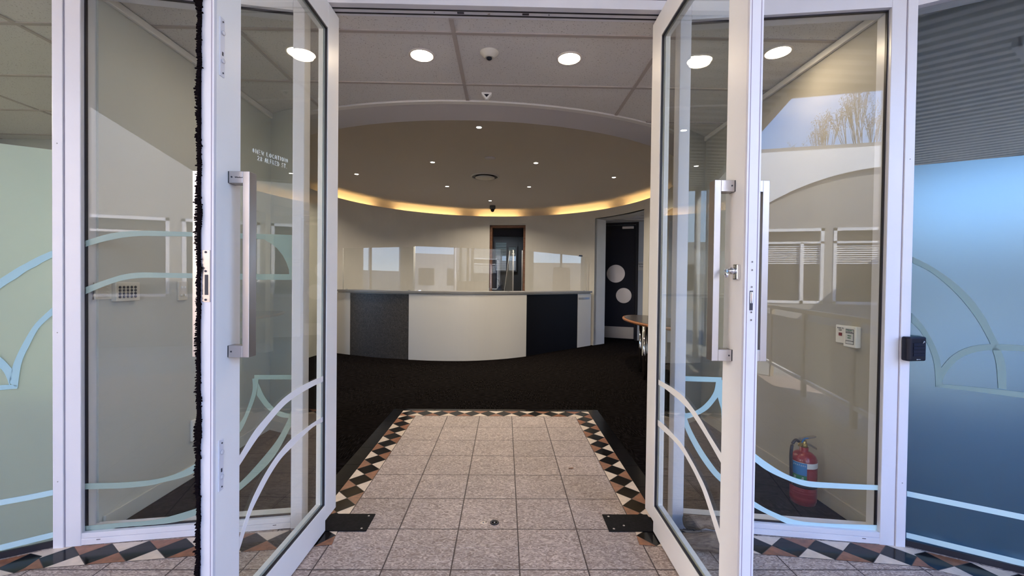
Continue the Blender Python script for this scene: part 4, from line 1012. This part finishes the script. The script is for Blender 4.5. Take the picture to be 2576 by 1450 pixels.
# ------------------------------------------------------------------ round room: ceiling fittings
spots = [(-.30, 4.574, 'nearest the door'), (-1.037, 5.94, 'front left of the air vent'), (.415, 5.89, 'front right of the air vent'), (-2.355, 6.67, 'at the far left, level with the air vent'), (1.70, 6.61, 'at the far right, level with the air vent'), (-1.034, 7.42, 'behind and left of the air vent'), (.405, 7.36, 'behind and right of the air vent'), (-.322, 8.66, 'farthest back, above the dome camera')]
for x, y, s_ in spots:
    o = empty('spotlight', (x, y, ZD), 'tiny bright spotlight in the round ceiling, ' + s_, 'ceiling light', 'small spotlights in the round ceiling')
    mb = MB(); mb.m(M_ring).lathe([(.040, 0), (.040, -.003), (.028, -.004), (.028, 0)], (x, y, ZD), 24, cap=False); mb.build('trim_ring', parent=o)
    mb = MB(); mb.m(M_spotglow).lathe([(.0001, -.003), (.028, -.003)], (x, y, ZD), 24, cap=False); mb.build('lamp_face', parent=o)
    area('lamp', (0, 0, -.01), .05, 13, (1, .88, .70), parent=o, spread=2.4)
mb = MB(); mb.m(M_plastic).lathe([(.225, 0), (.225, -.010), (.205, -.016), (.205, -.004)], (-.335, 6.69, ZD), 48, cap=False)
o = mb.build('air_vent', label='round ceiling air vent with a central disc in the middle of the round ceiling', cat='air vent')
mb = MB(); mb.m(M_dark).lathe([(.0001, -.003), (.206, -.003)], (-.335, 6.69, ZD), 48, cap=False); mb.build('throat', parent=o)
mb = MB(); mb.m(M_plastic).lathe([(.150, -.018), (.155, -.024), (.10, -.034), (.0001, -.038)], (-.335, 6.69, ZD), 48); mb.build('disc', parent=o)
mb = MB(); mb.m(M_soffit).lathe([(.075, 0), (.075, -.004), (.0001, -.005)], (-.219, 5.70, ZD), 32); mb.build('access_disc', label='flat grey disc on the round ceiling before the air vent', cat='ceiling cover')
o = empty('dome_camera', (-.289, 9.22, ZD), 'grey and black dome security camera hanging at the back of the round ceiling', 'security camera')
mb = MB(); mb.m(M_office).lathe([(.062, 0), (.064, -.05), (.060, -.075), (.048, -.082)], (-.289, 9.22, ZD), 28); mb.build('housing', parent=o)
mb = MB(); mb.m(M_dark).lathe([(.042, -.080), (.040, -.105), (.030, -.130), (.0001, -.142)], (-.289, 9.22, ZD), 24); mb.build('dome', parent=o)
# cove tubes on the wall top
for i, (p, q, s_) in enumerate(((104, 131, 'left of the dome camera'), (78, 96, 'behind the dome camera'), (38, 62, 'over the dark door'), (140, 163, 'at the far left'), (10, 30, 'at the far right'))):
    mb = MB(); mb.m(M_coveglow); mb.tube([circ(3.035, p + (q - p) * k / 12, 2.748) for k in range(13)], .014, 8); mb.build('cove_light', label='warm cove light hidden on top of the curved wall, ' + s_, cat='cove light', group='cove lights on the curved wall')

# ------------------------------------------------------------------ office behind the timber door frame
o = empty('door_3', (circ(2.93, 82)[0], circ(2.93, 82)[1], 0), kind='structure')
pL, pR = circ(2.93, 90.55), circ(2.93, 74.35); FD, LD = frame_of(pL, pR)
for a_, b__ in ((0, .055), (LD - .055, LD)):
    mb = MB(); mb.m(M_timber).fbox(FD, a_, b__, .02, .16, 0, 2.585); mb.build('jamb', parent=o, bevel=.002)
mb = MB(); mb.m(M_timber).fbox(FD, 0, LD, .02, .16, 2.53, 2.585); mb.build('head', parent=o, bevel=.002)
mb = MB(); mb.m(M_plaster).fbox(FD, -.01, LD + .01, .0, .16, 2.588, 2.63); mb.build('infill', parent=o)
vwall((-1.6, 11.6), (2.2, 11.6), 0, ZC, .1, M_office, 'wall_back', 1)
vwall((-1.2, 9.9), (-1.2, 11.6), 0, ZC, .05, M_office, 'wall_back', 1)
vwall((1.1, 9.85), (1.1, 11.6), 0, ZC, .05, M_office, 'wall_back', 1)
mb = MB(); mb.m(M_navy).box(-.36, .48, 10.2, 10.3, 2.40, 2.69); mb.build('trim_3', kind='structure')
for i, (u0, u1, v0, v1) in enumerate(((1247, 1273, 610, 681), (1280, 1297, 622, 681))):
    y = 11.58; q = lambda u, v: ray(u, v) * (y / ray(u, v).y)
    a, c = q(u0, v0), q(u1, v1); x0, x1, z1, z0 = a.x, c.x, CAMH + a.z, CAMH + c.z
    w_ = empty('window_%d' % (5 + i), ((x0 + x1) / 2, y, z0), kind='structure')
    mb = MB(); mb.m(M_office).box(x0 - .04, x0, y - .03, y + .03, z0 - .04, z1 + .04).box(x1, x1 + .04, y - .03, y + .03, z0 - .04, z1 + .04).box(x0, x1, y - .03, y + .03, z0 - .04, z0).box(x0, x1, y - .03, y + .03, z1, z1 + .04); mb.build('window_frame', parent=w_)
    mb = MB(); mb.m(M_blind); n = 16
    for k in range(n): mb.box(x0 + .002, x1 - .002, y - .012, y - .004, z0 + (z1 - z0) * k / n + .004, z0 + (z1 - z0) * (k + .8) / n + .004)
    mb.build('blind', parent=w_)
    mb = MB(); mb.m(M_glass).box(x0, x1, y - .024, y - .020, z0, z1); mb.build('glass_pane', parent=w_)
mb = MB(); mb.m(M_dark).box(-.30, -.20, 10.30, 10.36, 1.12, 1.56); mb.box(-.17, -.06, 10.30, 10.38, 1.12, 1.22); mb.tube([(-.20, 10.33, 1.36), (-.15, 10.33, 1.34), (-.13, 10.33, 1.22)], .008)
mb.box(-.34, .0, 10.2, 10.6, 1.10, 1.12); mb.box(-.33, -.30, 10.25, 10.55, 0, 1.10)
mb.build('desk_phone', label='dark wall-hung telephone seen inside the timber doorway', cat='telephone')
area('office_lamp', (0, 10.9, 2.6), .3, 5, (.75, .85, 1))

# ------------------------------------------------------------------ passage with the dark door
pa, pb = (2.215, 9.745), (2.98, 9.44)
FP, LP_ = frame_of(pa, pb)
vv = Vector((pb[0] - pa[0], pb[1] - pa[1])).normalized()
o = empty('door_4', (pa[0], pa[1], 0), kind='structure')
mb = MB(); mb.m(M_navy).fbox(FP, .02, LP_ - .035, 0, .045, .02, 2.62); mb.build('door_panel', parent=o, bevel=.003)
mb = MB(); mb.m(M_dark).fbox(FP, -.03, .015, -.01, .09, 0, 2.68).fbox(FP, LP_ - .03, LP_ + .03, -.015, .09, 0, 2.68).fbox(FP, .015, LP_ - .03, -.01, .09, 2.635, 2.68); mb.build('door_frame', parent=o)
def ondoor(u, v):
    p = onp(u, v, pa, pb); return (Vector((p.x, p.y)) - Vector(pa)).dot(vv), p.z
kp = MB(); kp.m(M_steel); z_ = ondoor(1550, 822)[1]; kp.fbox(FP, .025, LP_ - .05, -.002, 0, .03, max(.2, z_)); kp.build('kick_plate', parent=o, label='polished steel kick plate')
for u, v, rr_, lab in ((1549, 689, 22.5, 'upper round steel disc'), (1569, 744, 19, 'lower round steel disc')):
    a_, z_ = ondoor(u, v); r_ = rr_ * 9.6 / FPX; mb = MB(); mb.m(M_steel)
    c = fp(FP, a_, -.004, z_); n = 40; pts = [c + Vector((vv.x, vv.y, 0)) * r_ * math.cos(2 * pi * k / n) + Vector((0, 0, r_)) * math.sin(2 * pi * k / n) for k in range(n)]
    mb.prism(pts, Vector((FP[2].x, FP[2].y, 0)) * .004); mb.build('round_plate', parent=o, label=lab)
a0_, z0_ = ondoor(1566, 577); a1_, z1_ = ondoor(1595, 570)
mb = MB(); mb.m(M_steel).fbox(FP, a0_, min(a1_, LP_ - .04), -.05, -.002, z0_, z1_); mb.build('door_closer', parent=o, bevel=.003)
# passage walls and sign
F3 = (Vector(pb), vv, Vector((-vv.y, vv.x)))
q3 = (pb[0] + vv.x * 1.6, pb[1] + vv.y * 1.6)
vwall((pb[0] + vv.x * .03, pb[1] + vv.y * .03), q3, 0, ZC, .1, M_bluewall, 'wall_back', 1)
vwall((pa[0] - vv.x * 1.1, pa[1] - vv.y * 1.1), (pa[0] - vv.x * .03, pa[1] - vv.y * .03), 0, ZC, .1, M_bluewall, 'wall_back', 1)
vwall(pa, pb, 2.68, ZC, .1, M_bluewall, 'wall_back', 1)
c = onp(1602, 667, pb, q3, .012)
sg = MB(); sg.m(M_lwhite); sa = (Vector((c.x, c.y)) - Vector(pb)).dot(vv)
sg.fbox((pb, vv, Vector((FP[2].x, FP[2].y))), sa - .02, sa + .42, -.006, 0, c.z - .12, c.z + .07)
o = sg.build('room_sign', label='pale room sign with dark lettering beside the dark door', cat='sign')
for i, s_ in enumerate(('Harbour', '   Room')): 
    pp = fp((pb, vv, FP[2]), sa + .015, -.008, c.z + .020 - .055 * i); text_mesh(s_, .048, M_ink, 'lettering', o, pp, (vv.x, vv.y, 0), align='LEFT')
lt = MB(); lt.m(M_plasticw).box(1.95, 3.2, 8.93, 8.95, 2.655, 2.665); lt.build('trim_4', kind='structure')


# ------------------------------------------------------------------ reception counter
base = [(-3.05, 7.47), (-2.934, 7.41), (-2.658, 7.262), (-2.1, 7.01), (-1.557, 6.866), (-1.1, 6.79), (-.598, 6.80), (-.1, 6.96), (.374, 7.26), (.9, 7.76), (1.453, 8.29), (1.80, 8.62)]
curve = catmull([Vector((x, y, 0)) for x, y in base], 6)
S = [0]
for i in range(1, len(curve)): S.append(S[-1] + (curve[i] - curve[i - 1]).length)
def at_s(s_):
    s_ = max(0, min(S[-1], s_))
    for i in range(1, len(S)):
        if S[i] >= s_ - 1e-9:
            t = (s_ - S[i - 1]) / (S[i] - S[i - 1]); p = curve[i - 1].lerp(curve[i], t); d = (curve[i] - curve[i - 1]).normalized(); return p, Vector((-d.y, d.x, 0))
def s_of(pt):
    return min(((Vector((pt[0], pt[1], 0)) - curve[i]).length, S[i]) for i in range(len(S)))[1]
s0 = 0; sW1 = s_of((-2.658, 7.262)); sG = s_of((-1.557, 6.866)); sC = s_of((.374, 7.26)); sB = s_of((1.453, 8.29)); sE = S[-1]
def sweep(sa_, sb_, d0, d1, z0, z1, m, name, parent, label=None, n=None):
    mb = MB(); mb.m(m); n = n or max(2, int((sb_ - sa_) / .08)); prev = None
    for i in range(n + 1):
        p, nr = at_s(sa_ + (sb_ - sa_) * i / n); a_, b__ = p + nr * d0, p + nr * d1
        ring = [mb.bm.verts.new((a_.x, a_.y, z0)), mb.bm.verts.new((b__.x, b__.y, z0)), mb.bm.verts.new((b__.x, b__.y, z1)), mb.bm.verts.new((a_.x, a_.y, z1))]
        if prev:
            for k in range(4): f = mb.bm.faces.new([prev[k], prev[(k + 1) % 4], ring[(k + 1) % 4], ring[k]]); f.smooth = False
        else: mb.bm.faces.new(ring)
        prev = ring
    mb.bm.faces.new(prev[::-1])
    return mb.build(name, parent=parent, label=label)
rc = empty('reception_counter', (-.6, 7.0, 0), 'long curved reception counter with cream, grey and black front panels', 'reception counter')
sweep(.12, sE - .03, .02, .05, 0, 1.085, M_panelw, 'body', rc)
sweep(.14, sE - .05, .05, .55, 1.06, 1.085, M_grey, 'inner_shelf', rc)
sweep(.12, sW1 - .004, 0, .02, .0, 1.068, M_panelw, 'front_panel', rc)
sweep(sW1, sG - .004, .004, .02, .0, 1.068, M_lam, 'front_panel', rc, 'mottled grey laminate front panel')
sweep(sG, sC, -.012, .02, .0, 1.068, M_panelw, 'front_panel', rc, 'broad cream front panel')
sweep(sC + .004, sB - .004, .004, .02, .0, 1.068, M_panelb, 'front_panel', rc, 'black front panel')
sweep(sB, sE - .03, 0, .02, .0, 1.068, M_panelw, 'front_panel', rc, 'white end panel with a slot')
sweep(sB + .02, sE - .09, -.003, 0, .955, .995, M_chrome, 'slot_plate', rc)
sweep(.12, sE - .03, -.03, .55, 1.088, 1.122, M_grey, 'counter_top', rc)
# clear screens on the counter
def screen(sa_, sb_, off0, off1, ztop0, ztop1, label, cut=None):
    p, n0 = at_s(sa_); q, n1 = at_s(sb_); P = p + n0 * off0; Q = q + n1 * off1; P.z = Q.z = 1.1225
    u = (Q - P); Lg = u.length; u.normalize(); nn = Vector((-u.y, u.x, 0))
    poly = [(0, 0)]
    if cut:
        c0, c1, h, r = cut
        poly += [(c0, 0), (c0, h - r)] + [(c0 + r - r * math.cos(t * pi / 12), h - r + r * math.sin(t * pi / 12)) for t in range(1, 6)] + [(c0 + r, h), (c1 - r, h)] + [(c1 - r + r * math.sin(t * pi / 12), h - r + r * math.cos(t * pi / 12)) for t in range(1, 6)] + [(c1, h - r), (c1, 0)]
    poly += [(Lg, 0), (Lg, ztop1 - 1.1225), (0, ztop0 - 1.1225)]
    mb = MB(); mb.m(M_acryl); mb.prism([P + u * a_ + Vector((0, 0, z_)) for a_, z_ in poly], nn * .006)
    o = mb.build('counter_screen', label=label, cat='acrylic screen', group='clear screens on the reception counter')
    for a_ in (.08, Lg - .08):
        mb = MB(); mb.m(M_chrome); c_ = P + u * a_; mb.hexa([c_ + u * -.02 - nn * .015, c_ + u * .02 - nn * .015, c_ + u * .02 - nn * .0002, c_ + u * -.02 - nn * .0002] + [x + Vector((0, 0, .012)) for x in (c_ + u * -.02 - nn * .015, c_ + u * .02 - nn * .015, c_ + u * .02 - nn * .0002, c_ + u * -.02 - nn * .0002)])
        mb.build('foot_bracket', parent=o)
    for a_, zt in ((0, ztop0), (Lg, ztop1)):
        mb = MB(); mb.m(M_plasticw); c_ = P + u * a_; mb.tube([c_ + nn * .003, Vector((c_.x, c_.y, zt)) + nn * .003], .0035, 6); mb.build('polished_edge', parent=o)
    return o, P, u, nn, Lg
screen(.15, sG + .03, .10, .10, 1.85, 1.85, 'clear acrylic screen at the left end of the counter, above the grey panel')
screen(sG + .05, s_of((.25, 7.17)), .10, .14, 1.86, 1.845, 'clear acrylic screen with a low wide slot above the cream panel', (.69, 1.22, .17, .02))
o, P, u, nn, Lg = screen(s_of((.374, 7.26)), sE - .06, .12, .10, 1.845, 1.83, 'clear acrylic screen with a rounded arch opening above the black panel', (.83, 1.36, .46, .07))
mb = MB(); mb.m(M_dark); c_ = P + u * (Lg - .22); mb.hexa([c_ + u * -.05 - nn * .012 + Vector((0, 0, z_)) if i in (0,) else x for i, x in enumerate([c_ + u * -.05 - nn * .012 + Vector((0, 0, .69)), c_ + u * .05 - nn * .012 + Vector((0, 0, .69)), c_ + u * .05 + nn * .018 + Vector((0, 0, .69)), c_ + u * -.05 + nn * .018 + Vector((0, 0, .69)), c_ + u * -.05 - nn * .012 + Vector((0, 0, .735)), c_ + u * .05 - nn * .012 + Vector((0, 0, .735)), c_ + u * .05 + nn * .018 + Vector((0, 0, .735)), c_ + u * -.05 + nn * .018 + Vector((0, 0, .735))])]) if False else None
zc_ = 1.1225 + .70
mb.prism([Vector((c_.x, c_.y, zc_)) - u * .05 - nn * .004, Vector((c_.x, c_.y, zc_)) + u * .05 - nn * .004, Vector((c_.x, c_.y, zc_ + .03)) + u * .05 - nn * .004, Vector((c_.x, c_.y, zc_ + .03)) - u * .05 - nn * .004], -nn * .01)
mb.build('screen_clip', label='small black clip on the top edge of the right counter screen', cat='clip')
# leaning narrow return screen
p, n0 = at_s(s_of((.25, 7.17)) + .03); P = p + n0 * .16; P.z = 1.1225
u_ = Vector((-.32, .95, 0)).normalized(); 
mb = MB(); mb.m(M_acryl); mb.prism([P, P + u_ * .30 + Vector((-.06, 0, 0)), P + u_ * .20 + Vector((0, 0, .72)), P + Vector((.0, 0, .72))], Vector((.006, 0, 0)))
o = mb.build('counter_screen', label='narrow tapered acrylic screen standing end-on between the middle and right screens', cat='acrylic screen')
mb = MB(); mb.m(M_plasticw); mb.tube([P + u_ * .30 + Vector((-.06, 0, 0)), P + u_ * .20 + Vector((0, 0, .72))], .003, 6); mb.build('polished_edge', parent=o)
mb = MB(); mb.m(M_plasticw); mb.tube([P + Vector((.003, 0, 0)), P + Vector((.003, 0, .72))], .003, 6); mb.build('polished_edge', parent=o)

# ------------------------------------------------------------------ oval table at the right
tx, ty = 2.25, 6.12
o = empty('oval_table', (tx, ty, 0), 'oval table with dark top and rounded timber edge beside the right door leaf', 'table')
def oval(a_, b__, z, n=56): return [(tx + a_ * math.cos(2 * pi * k / n), ty + b__ * math.sin(2 * pi * k / n), z) for k in range(n)]
mb = MB(); mb.m(M_tabletop); mb.prism(oval(.385, 1.06, .730), (0, 0, .016)); mb.build('table_top', parent=o)
mb = MB(); mb.m(M_tableedge)
prof = [(.385, .744), (.405, .745), (.418, .738), (.420, .724), (.412, .708), (.385, .700)]
rings = [[mb.bm.verts.new((tx + a_ * math.cos(2 * pi * k / 56), ty + (a_ + .675) * math.sin(2 * pi * k / 56), z)) for k in range(56)] for a_, z in prof]
for i in range(len(rings)):
    for k in range(56):
        f = mb.bm.faces.new([rings[i][k], rings[i][(k + 1) % 56], rings[(i + 1) % len(rings)][(k + 1) % 56], rings[(i + 1) % len(rings)][k]]); f.smooth = True
mb.build('edge_band', parent=o)
for lx, ly in ((1.985, 6.06), (1.875, 5.56), (1.950, 5.70), (2.5, 5.60), (2.45, 6.75)):
    mb = MB(); mb.m(M_chrome).lathe([(.022, .001), (.022, .702)], (lx, ly, 0), 18); mb.build('leg', parent=o)

# ------------------------------------------------------------------ outside: court, canopy, neighbouring building, railing, trees
mb = MB(); mb.m(M_paving); mb.box(-60, 60, -70, -2.2, -.06, -.005); mb.box(-60, -5.2, -2.2, 13, -.06, -.005); mb.box(5.0, 60, -2.2, 13, -.06, -.005); mb.build('ground', kind='structure')
# corrugated canopy soffit
mb = MB(); mb.m(M_corr)
ZK = 3.0; ca, sa_ = math.cos(math.radians(-18.5)), math.sin(math.radians(-18.5))
def canopy_ok(x, y): return True
per = .14
cx0, cx1, cy0, cy1 = -3.4, 2.04, -3.6, 2.13
bm = mb.bm
# strips along direction (ca, sa_), wave across it; clipped to the canopy rectangle
def clip_rect(poly, rect):
    x0, x1, y0, y1 = rect
    for ax, val, keep in ((0, x0, 1), (0, x1, -1), (1, y0, 1), (1, y1, -1)):
        outp = []
        for i in range(len(poly)):
            p, q = poly[i], poly[(i + 1) % len(poly)]; dp, dq = keep * (p[ax] - val), keep * (q[ax] - val)
            if dp >= 0: outp.append(p)
            if (dp >= 0) != (dq >= 0): t = dp / (dp - dq); outp.append(p.lerp(q, t))
        poly = outp
        if len(poly) < 3: return []
    return poly
prof = [(0, 0), (.46, 0), (.52, .08), (.94, .08), (1, 0)]
for rect in ((-.3, cx1, cy0, cy1), (cx1, 5.6, .28, 2.0)):
    i0 = -90
    for i in range(i0, 90):
        for (t0, h0), (t1, h1) in zip(prof[:-1], prof[1:]):
            v0, v1 = (i + t0) * per, (i + t1) * per
            P = lambda s_, v, h: Vector((s_ * ca - v * sa_, s_ * sa_ + v * ca, ZK + h))
            poly = clip_rect([P(-12, v0, h0), P(12, v0, h0), P(12, v1, h1), P(-12, v1, h1)], rect)
            if len(poly) >= 3: mb.face(poly)
mb.m(M_lining); mb.box(cx0, -.3, cy0 + .04, cy1, ZK, ZK + .01); mb.box(-5.6, cx0, .28, 2.0, ZK, ZK + .01)
mb.m(M_corr); mb.box(cx0, cx1, cy0, cy0 + .04, ZK - .04, ZK + .16); mb.box(cx1 - .03, cx1 + .02, cy0, .28, ZK - .04, ZK + .16); mb.box(cx1, 5.6, .24, .28, ZK - .04, ZK + .16); mb.box(-5.6, cx0, .24, .28, ZK - .04, ZK + .16); mb.box(-5.6, cx0 - .001, .29, 2.0, ZK + .06, ZK + .12)
mb.box(cx0, cx1, cy0 + .05, 2.13, ZK + .085, ZK + .12); mb.box(cx1 + .001, 5.6, .29, 2.0, ZK + .085, ZK + .12)
mb.build('canopy', kind='structure')
for x, y in ((1.86, -3.45), (-3.3, -3.45)):
    mb = MB(); mb.m(M_frame).lathe([(.05, -.005), (.05, ZK)], (x, y, 0), 20); mb.build('canopy_post', kind='structure')
# neighbouring building facing the entrance
bl = empty('neighbouring_building', (6, -5.2, 0), 'cream rendered building across the court, seen mirrored in the right fixed pane', 'building')
YB = -5.0
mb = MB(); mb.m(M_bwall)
wins = [(3.05, 4.40), (4.56, 5.95), (6.15, 7.5)]
mb.box(2.3, 9.0, YB - .25, YB, 0, .93); mb.box(2.3, 9.0, YB - .25, YB, 2.42, 3.95)
xs = [2.3] + [v for w_ in wins for v in w_] + [9.0]
for i in range(0, len(xs), 2): mb.box(xs[i], xs[i + 1], YB - .25, YB, .93, 2.42)
mb.box(2.25, 9.05, YB - .3, YB + .06, 3.95, 4.02)
mb.build('wall', parent=bl)
mb = MB(); mb.m(M_vinyl); R_ = 4.2; cxa = 5.6; cza = 3.56 - R_     # arched moulding proud of the wall
prev = None
for i in range(31):
    t = math.radians(125 - 70 * i / 30); q0 = (cxa + R_ * math.cos(t), cza + R_ * math.sin(t)); 
    if prev: mb.hexa([(prev[0], YB, prev[1]), (q0[0], YB, q0[1]), (q0[0], YB + .09, q0[1]), (prev[0], YB + .09, prev[1]), (prev[0], YB, 3.94), (q0[0], YB, 3.94), (q0[0], YB + .09, 3.94), (prev[0], YB + .09, 3.94)])
    prev = q0
mb.build('arched_fascia', parent=bl)
for x0, x1 in wins:
    mb = MB(); mb.m(M_vinyl); fr = .055
    mb.box(x0, x1, YB - .06, YB + .01, 2.42 - fr, 2.42); mb.box(x0, x1, YB - .06, YB + .01, .93, .93 + fr); mb.box(x0, x0 + fr, YB - .06, YB + .01, .93, 2.42); mb.box(x1 - fr, x1, YB - .06, YB + .01, .93, 2.42)
    mb.box(x0, x1, YB - .06, YB + .01, 2.12, 2.16); mb.box((x0 + x1) / 2 + .3 - .03, (x0 + x1) / 2 + .3 + .03, YB - .06, YB + .01, .93, 2.14)
    w_ = mb.build('window', parent=bl)
    mb = MB(); mb.m(M_tabletop).box(x0 + fr, x1 - fr, YB - .05, YB - .045, .93 + fr, 2.42 - fr); mb.build('pane', parent=w_)
    mb = MB(); mb.m(M_vinyl)
    for k in range(9): mb.box(x0 + fr, x1 - fr, YB - .040, YB - .028, 1.72 + k * .042, 1.742 + k * .042)
    mb.build('blind', parent=w_)
# side walls of the court, the left one long and pale
mb = MB(); mb.m(M_bwall).box(6.2, 6.5, -4.9, -.2, 0, 2.7); mb.build('court_wall', kind='structure')  # unseen right wall, added to cut sky light on the right post
mb = MB(); mb.m(M_cwall).box(-6.4, -6.1, -4.9, .2, 0, 3.6); mb.build('court_wall', kind='structure')
wing = empty('neighbouring_building', (-3, -5.2, 0), 'low cream wing across the court, faintly mirrored in the left panes', 'building')
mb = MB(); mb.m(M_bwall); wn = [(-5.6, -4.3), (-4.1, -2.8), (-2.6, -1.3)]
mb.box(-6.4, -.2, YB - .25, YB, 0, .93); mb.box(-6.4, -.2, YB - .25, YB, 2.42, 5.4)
xs = [-6.4] + [v for w_ in wn for v in w_] + [-.2]
for i in range(0, len(xs), 2): mb.box(xs[i], xs[i + 1], YB - .25, YB, .93, 2.42)
mb.build('wall', parent=wing)
for x0, x1 in wn:
    mb = MB(); mb.m(M_frame); fr = .055
    mb.box(x0, x1, YB - .06, YB + .01, 2.42 - fr, 2.42); mb.box(x0, x1, YB - .06, YB + .01, .93, .93 + fr); mb.box(x0, x0 + fr, YB - .06, YB + .01, .93, 2.42); mb.box(x1 - fr, x1, YB - .06, YB + .01, .93, 2.42)
    mb.box(x0, x1, YB - .06, YB + .01, 2.12, 2.16)
    w_ = mb.build('window', parent=wing)
    mb = MB(); mb.m(M_tabletop).box(x0 + fr, x1 - fr, YB - .05, YB - .045, .93 + fr, 2.42 - fr); mb.build('pane', parent=w_)
fb = MB(); fb.m(M_bwall).box(-9, 12, -18.4, -18, 0, 3.4); fb.m(M_tabletop)
for k in range(9): fb.box(-8.2 + k * 2.2, -7.0 + k * 2.2, -17.995, -17.98, 1.0, 2.3)
fb.build('far_building', label='long low building at the far side of the court, behind the two cream wings', cat='building')
# handrail of the ramp
rl = empty('ramp_railing', (2.66, -1.5, 0), 'pale ramp railing with a flat handrail, seen mirrored in the right fixed pane', 'railing')
mb = MB(); mb.m(M_rail).box(2.60, 2.68, -3.2, 1.2, .965, 1.01); mb.build('handrail', parent=rl, bevel=.004)
for y in (-3.1, -2.1, -1.0, .1, 1.1):
    mb = MB(); mb.m(M_rail).box(2.63, 2.67, y - .03, y + .03, 0, .965); mb.build('post', parent=rl)
mb = MB(); mb.m(M_mesh).box(2.645, 2.655, -3.1, 1.1, .22, .88); mb.build('infill_panel', parent=rl)
mb = MB(); mb.m(M_vinyl).box(2.635, 2.665, -3.1, 1.1, .17, .205); mb.build('bottom_rail', parent=rl)
def bare_tree(x, y, h, seedv, lab):
    rnd = random.Random(seedv); r = empty('bare_tree', (x, y, 0), lab, 'tree', 'bare winter trees beyond the court')
    mb = MB(); mb.m(M_bark); tips = []
    def grow(p, d, ln, rad, lvl):
        q = p + d * ln; mid = p.lerp(q, .5) + Vector((rnd.uniform(-.04, .04), rnd.uniform(-.04, .04), 0)) * ln
        mb.tube([p, mid, q], [rad, rad * .85, rad * .68], 5); tips.append((q, lvl))
        if lvl >= 6: return
        for k in range(3 if lvl in (1, 2, 3, 4) else 2):
            a_ = rnd.uniform(0, 2 * pi); t = rnd.uniform(.04, .20); nd = (d + Vector((math.cos(a_), math.sin(a_), 0)) * t + Vector((0, 0, .12))).normalized(); nd.z = abs(nd.z); grow(q, nd, ln * rnd.uniform(.62, .84), rad * .60, lvl + 1)
    grow(Vector((x, y, 0)), Vector((0, 0, 1)), h * .24, .07, 0)
    mb.build('branches', parent=r)
    mb = MB(); mb.m(M_leaf)
    for q, lvl in tips:
        if lvl >= 5:
            for k in range(2):
                c = q + Vector((rnd.uniform(-.08, .08), rnd.uniform(-.08, .08), rnd.uniform(-.2, .05))); e = .015; mb.face([c + Vector((-e, 0, 0)), c + Vector((0, e, e)), c + Vector((e, 0, e * .5)), c + Vector((0, -e, -e))])
    mb.build('leaves', parent=r)
for x, y, h, sd_, lab in ((7.3, -13, 8.3, 2, 'shortest of the bare upright trees behind the neighbouring building'), (9.0, -13.2, 9.6, 5, 'middle bare upright tree behind the neighbouring building'), (10.4, -13, 11.0, 8, 'tallest and farthest right of the bare trees behind the neighbouring building')):
    bare_tree(x, y, h, sd_, lab)
# unseen ceiling lamp added to brighten the left side room
downlight(-4.3, 1.6, ZC, .09, M_lampglow, 85, (1, .93, .80), 'downlight', 'round downlight in the room behind the left frosted window', 'downlights in the side rooms')
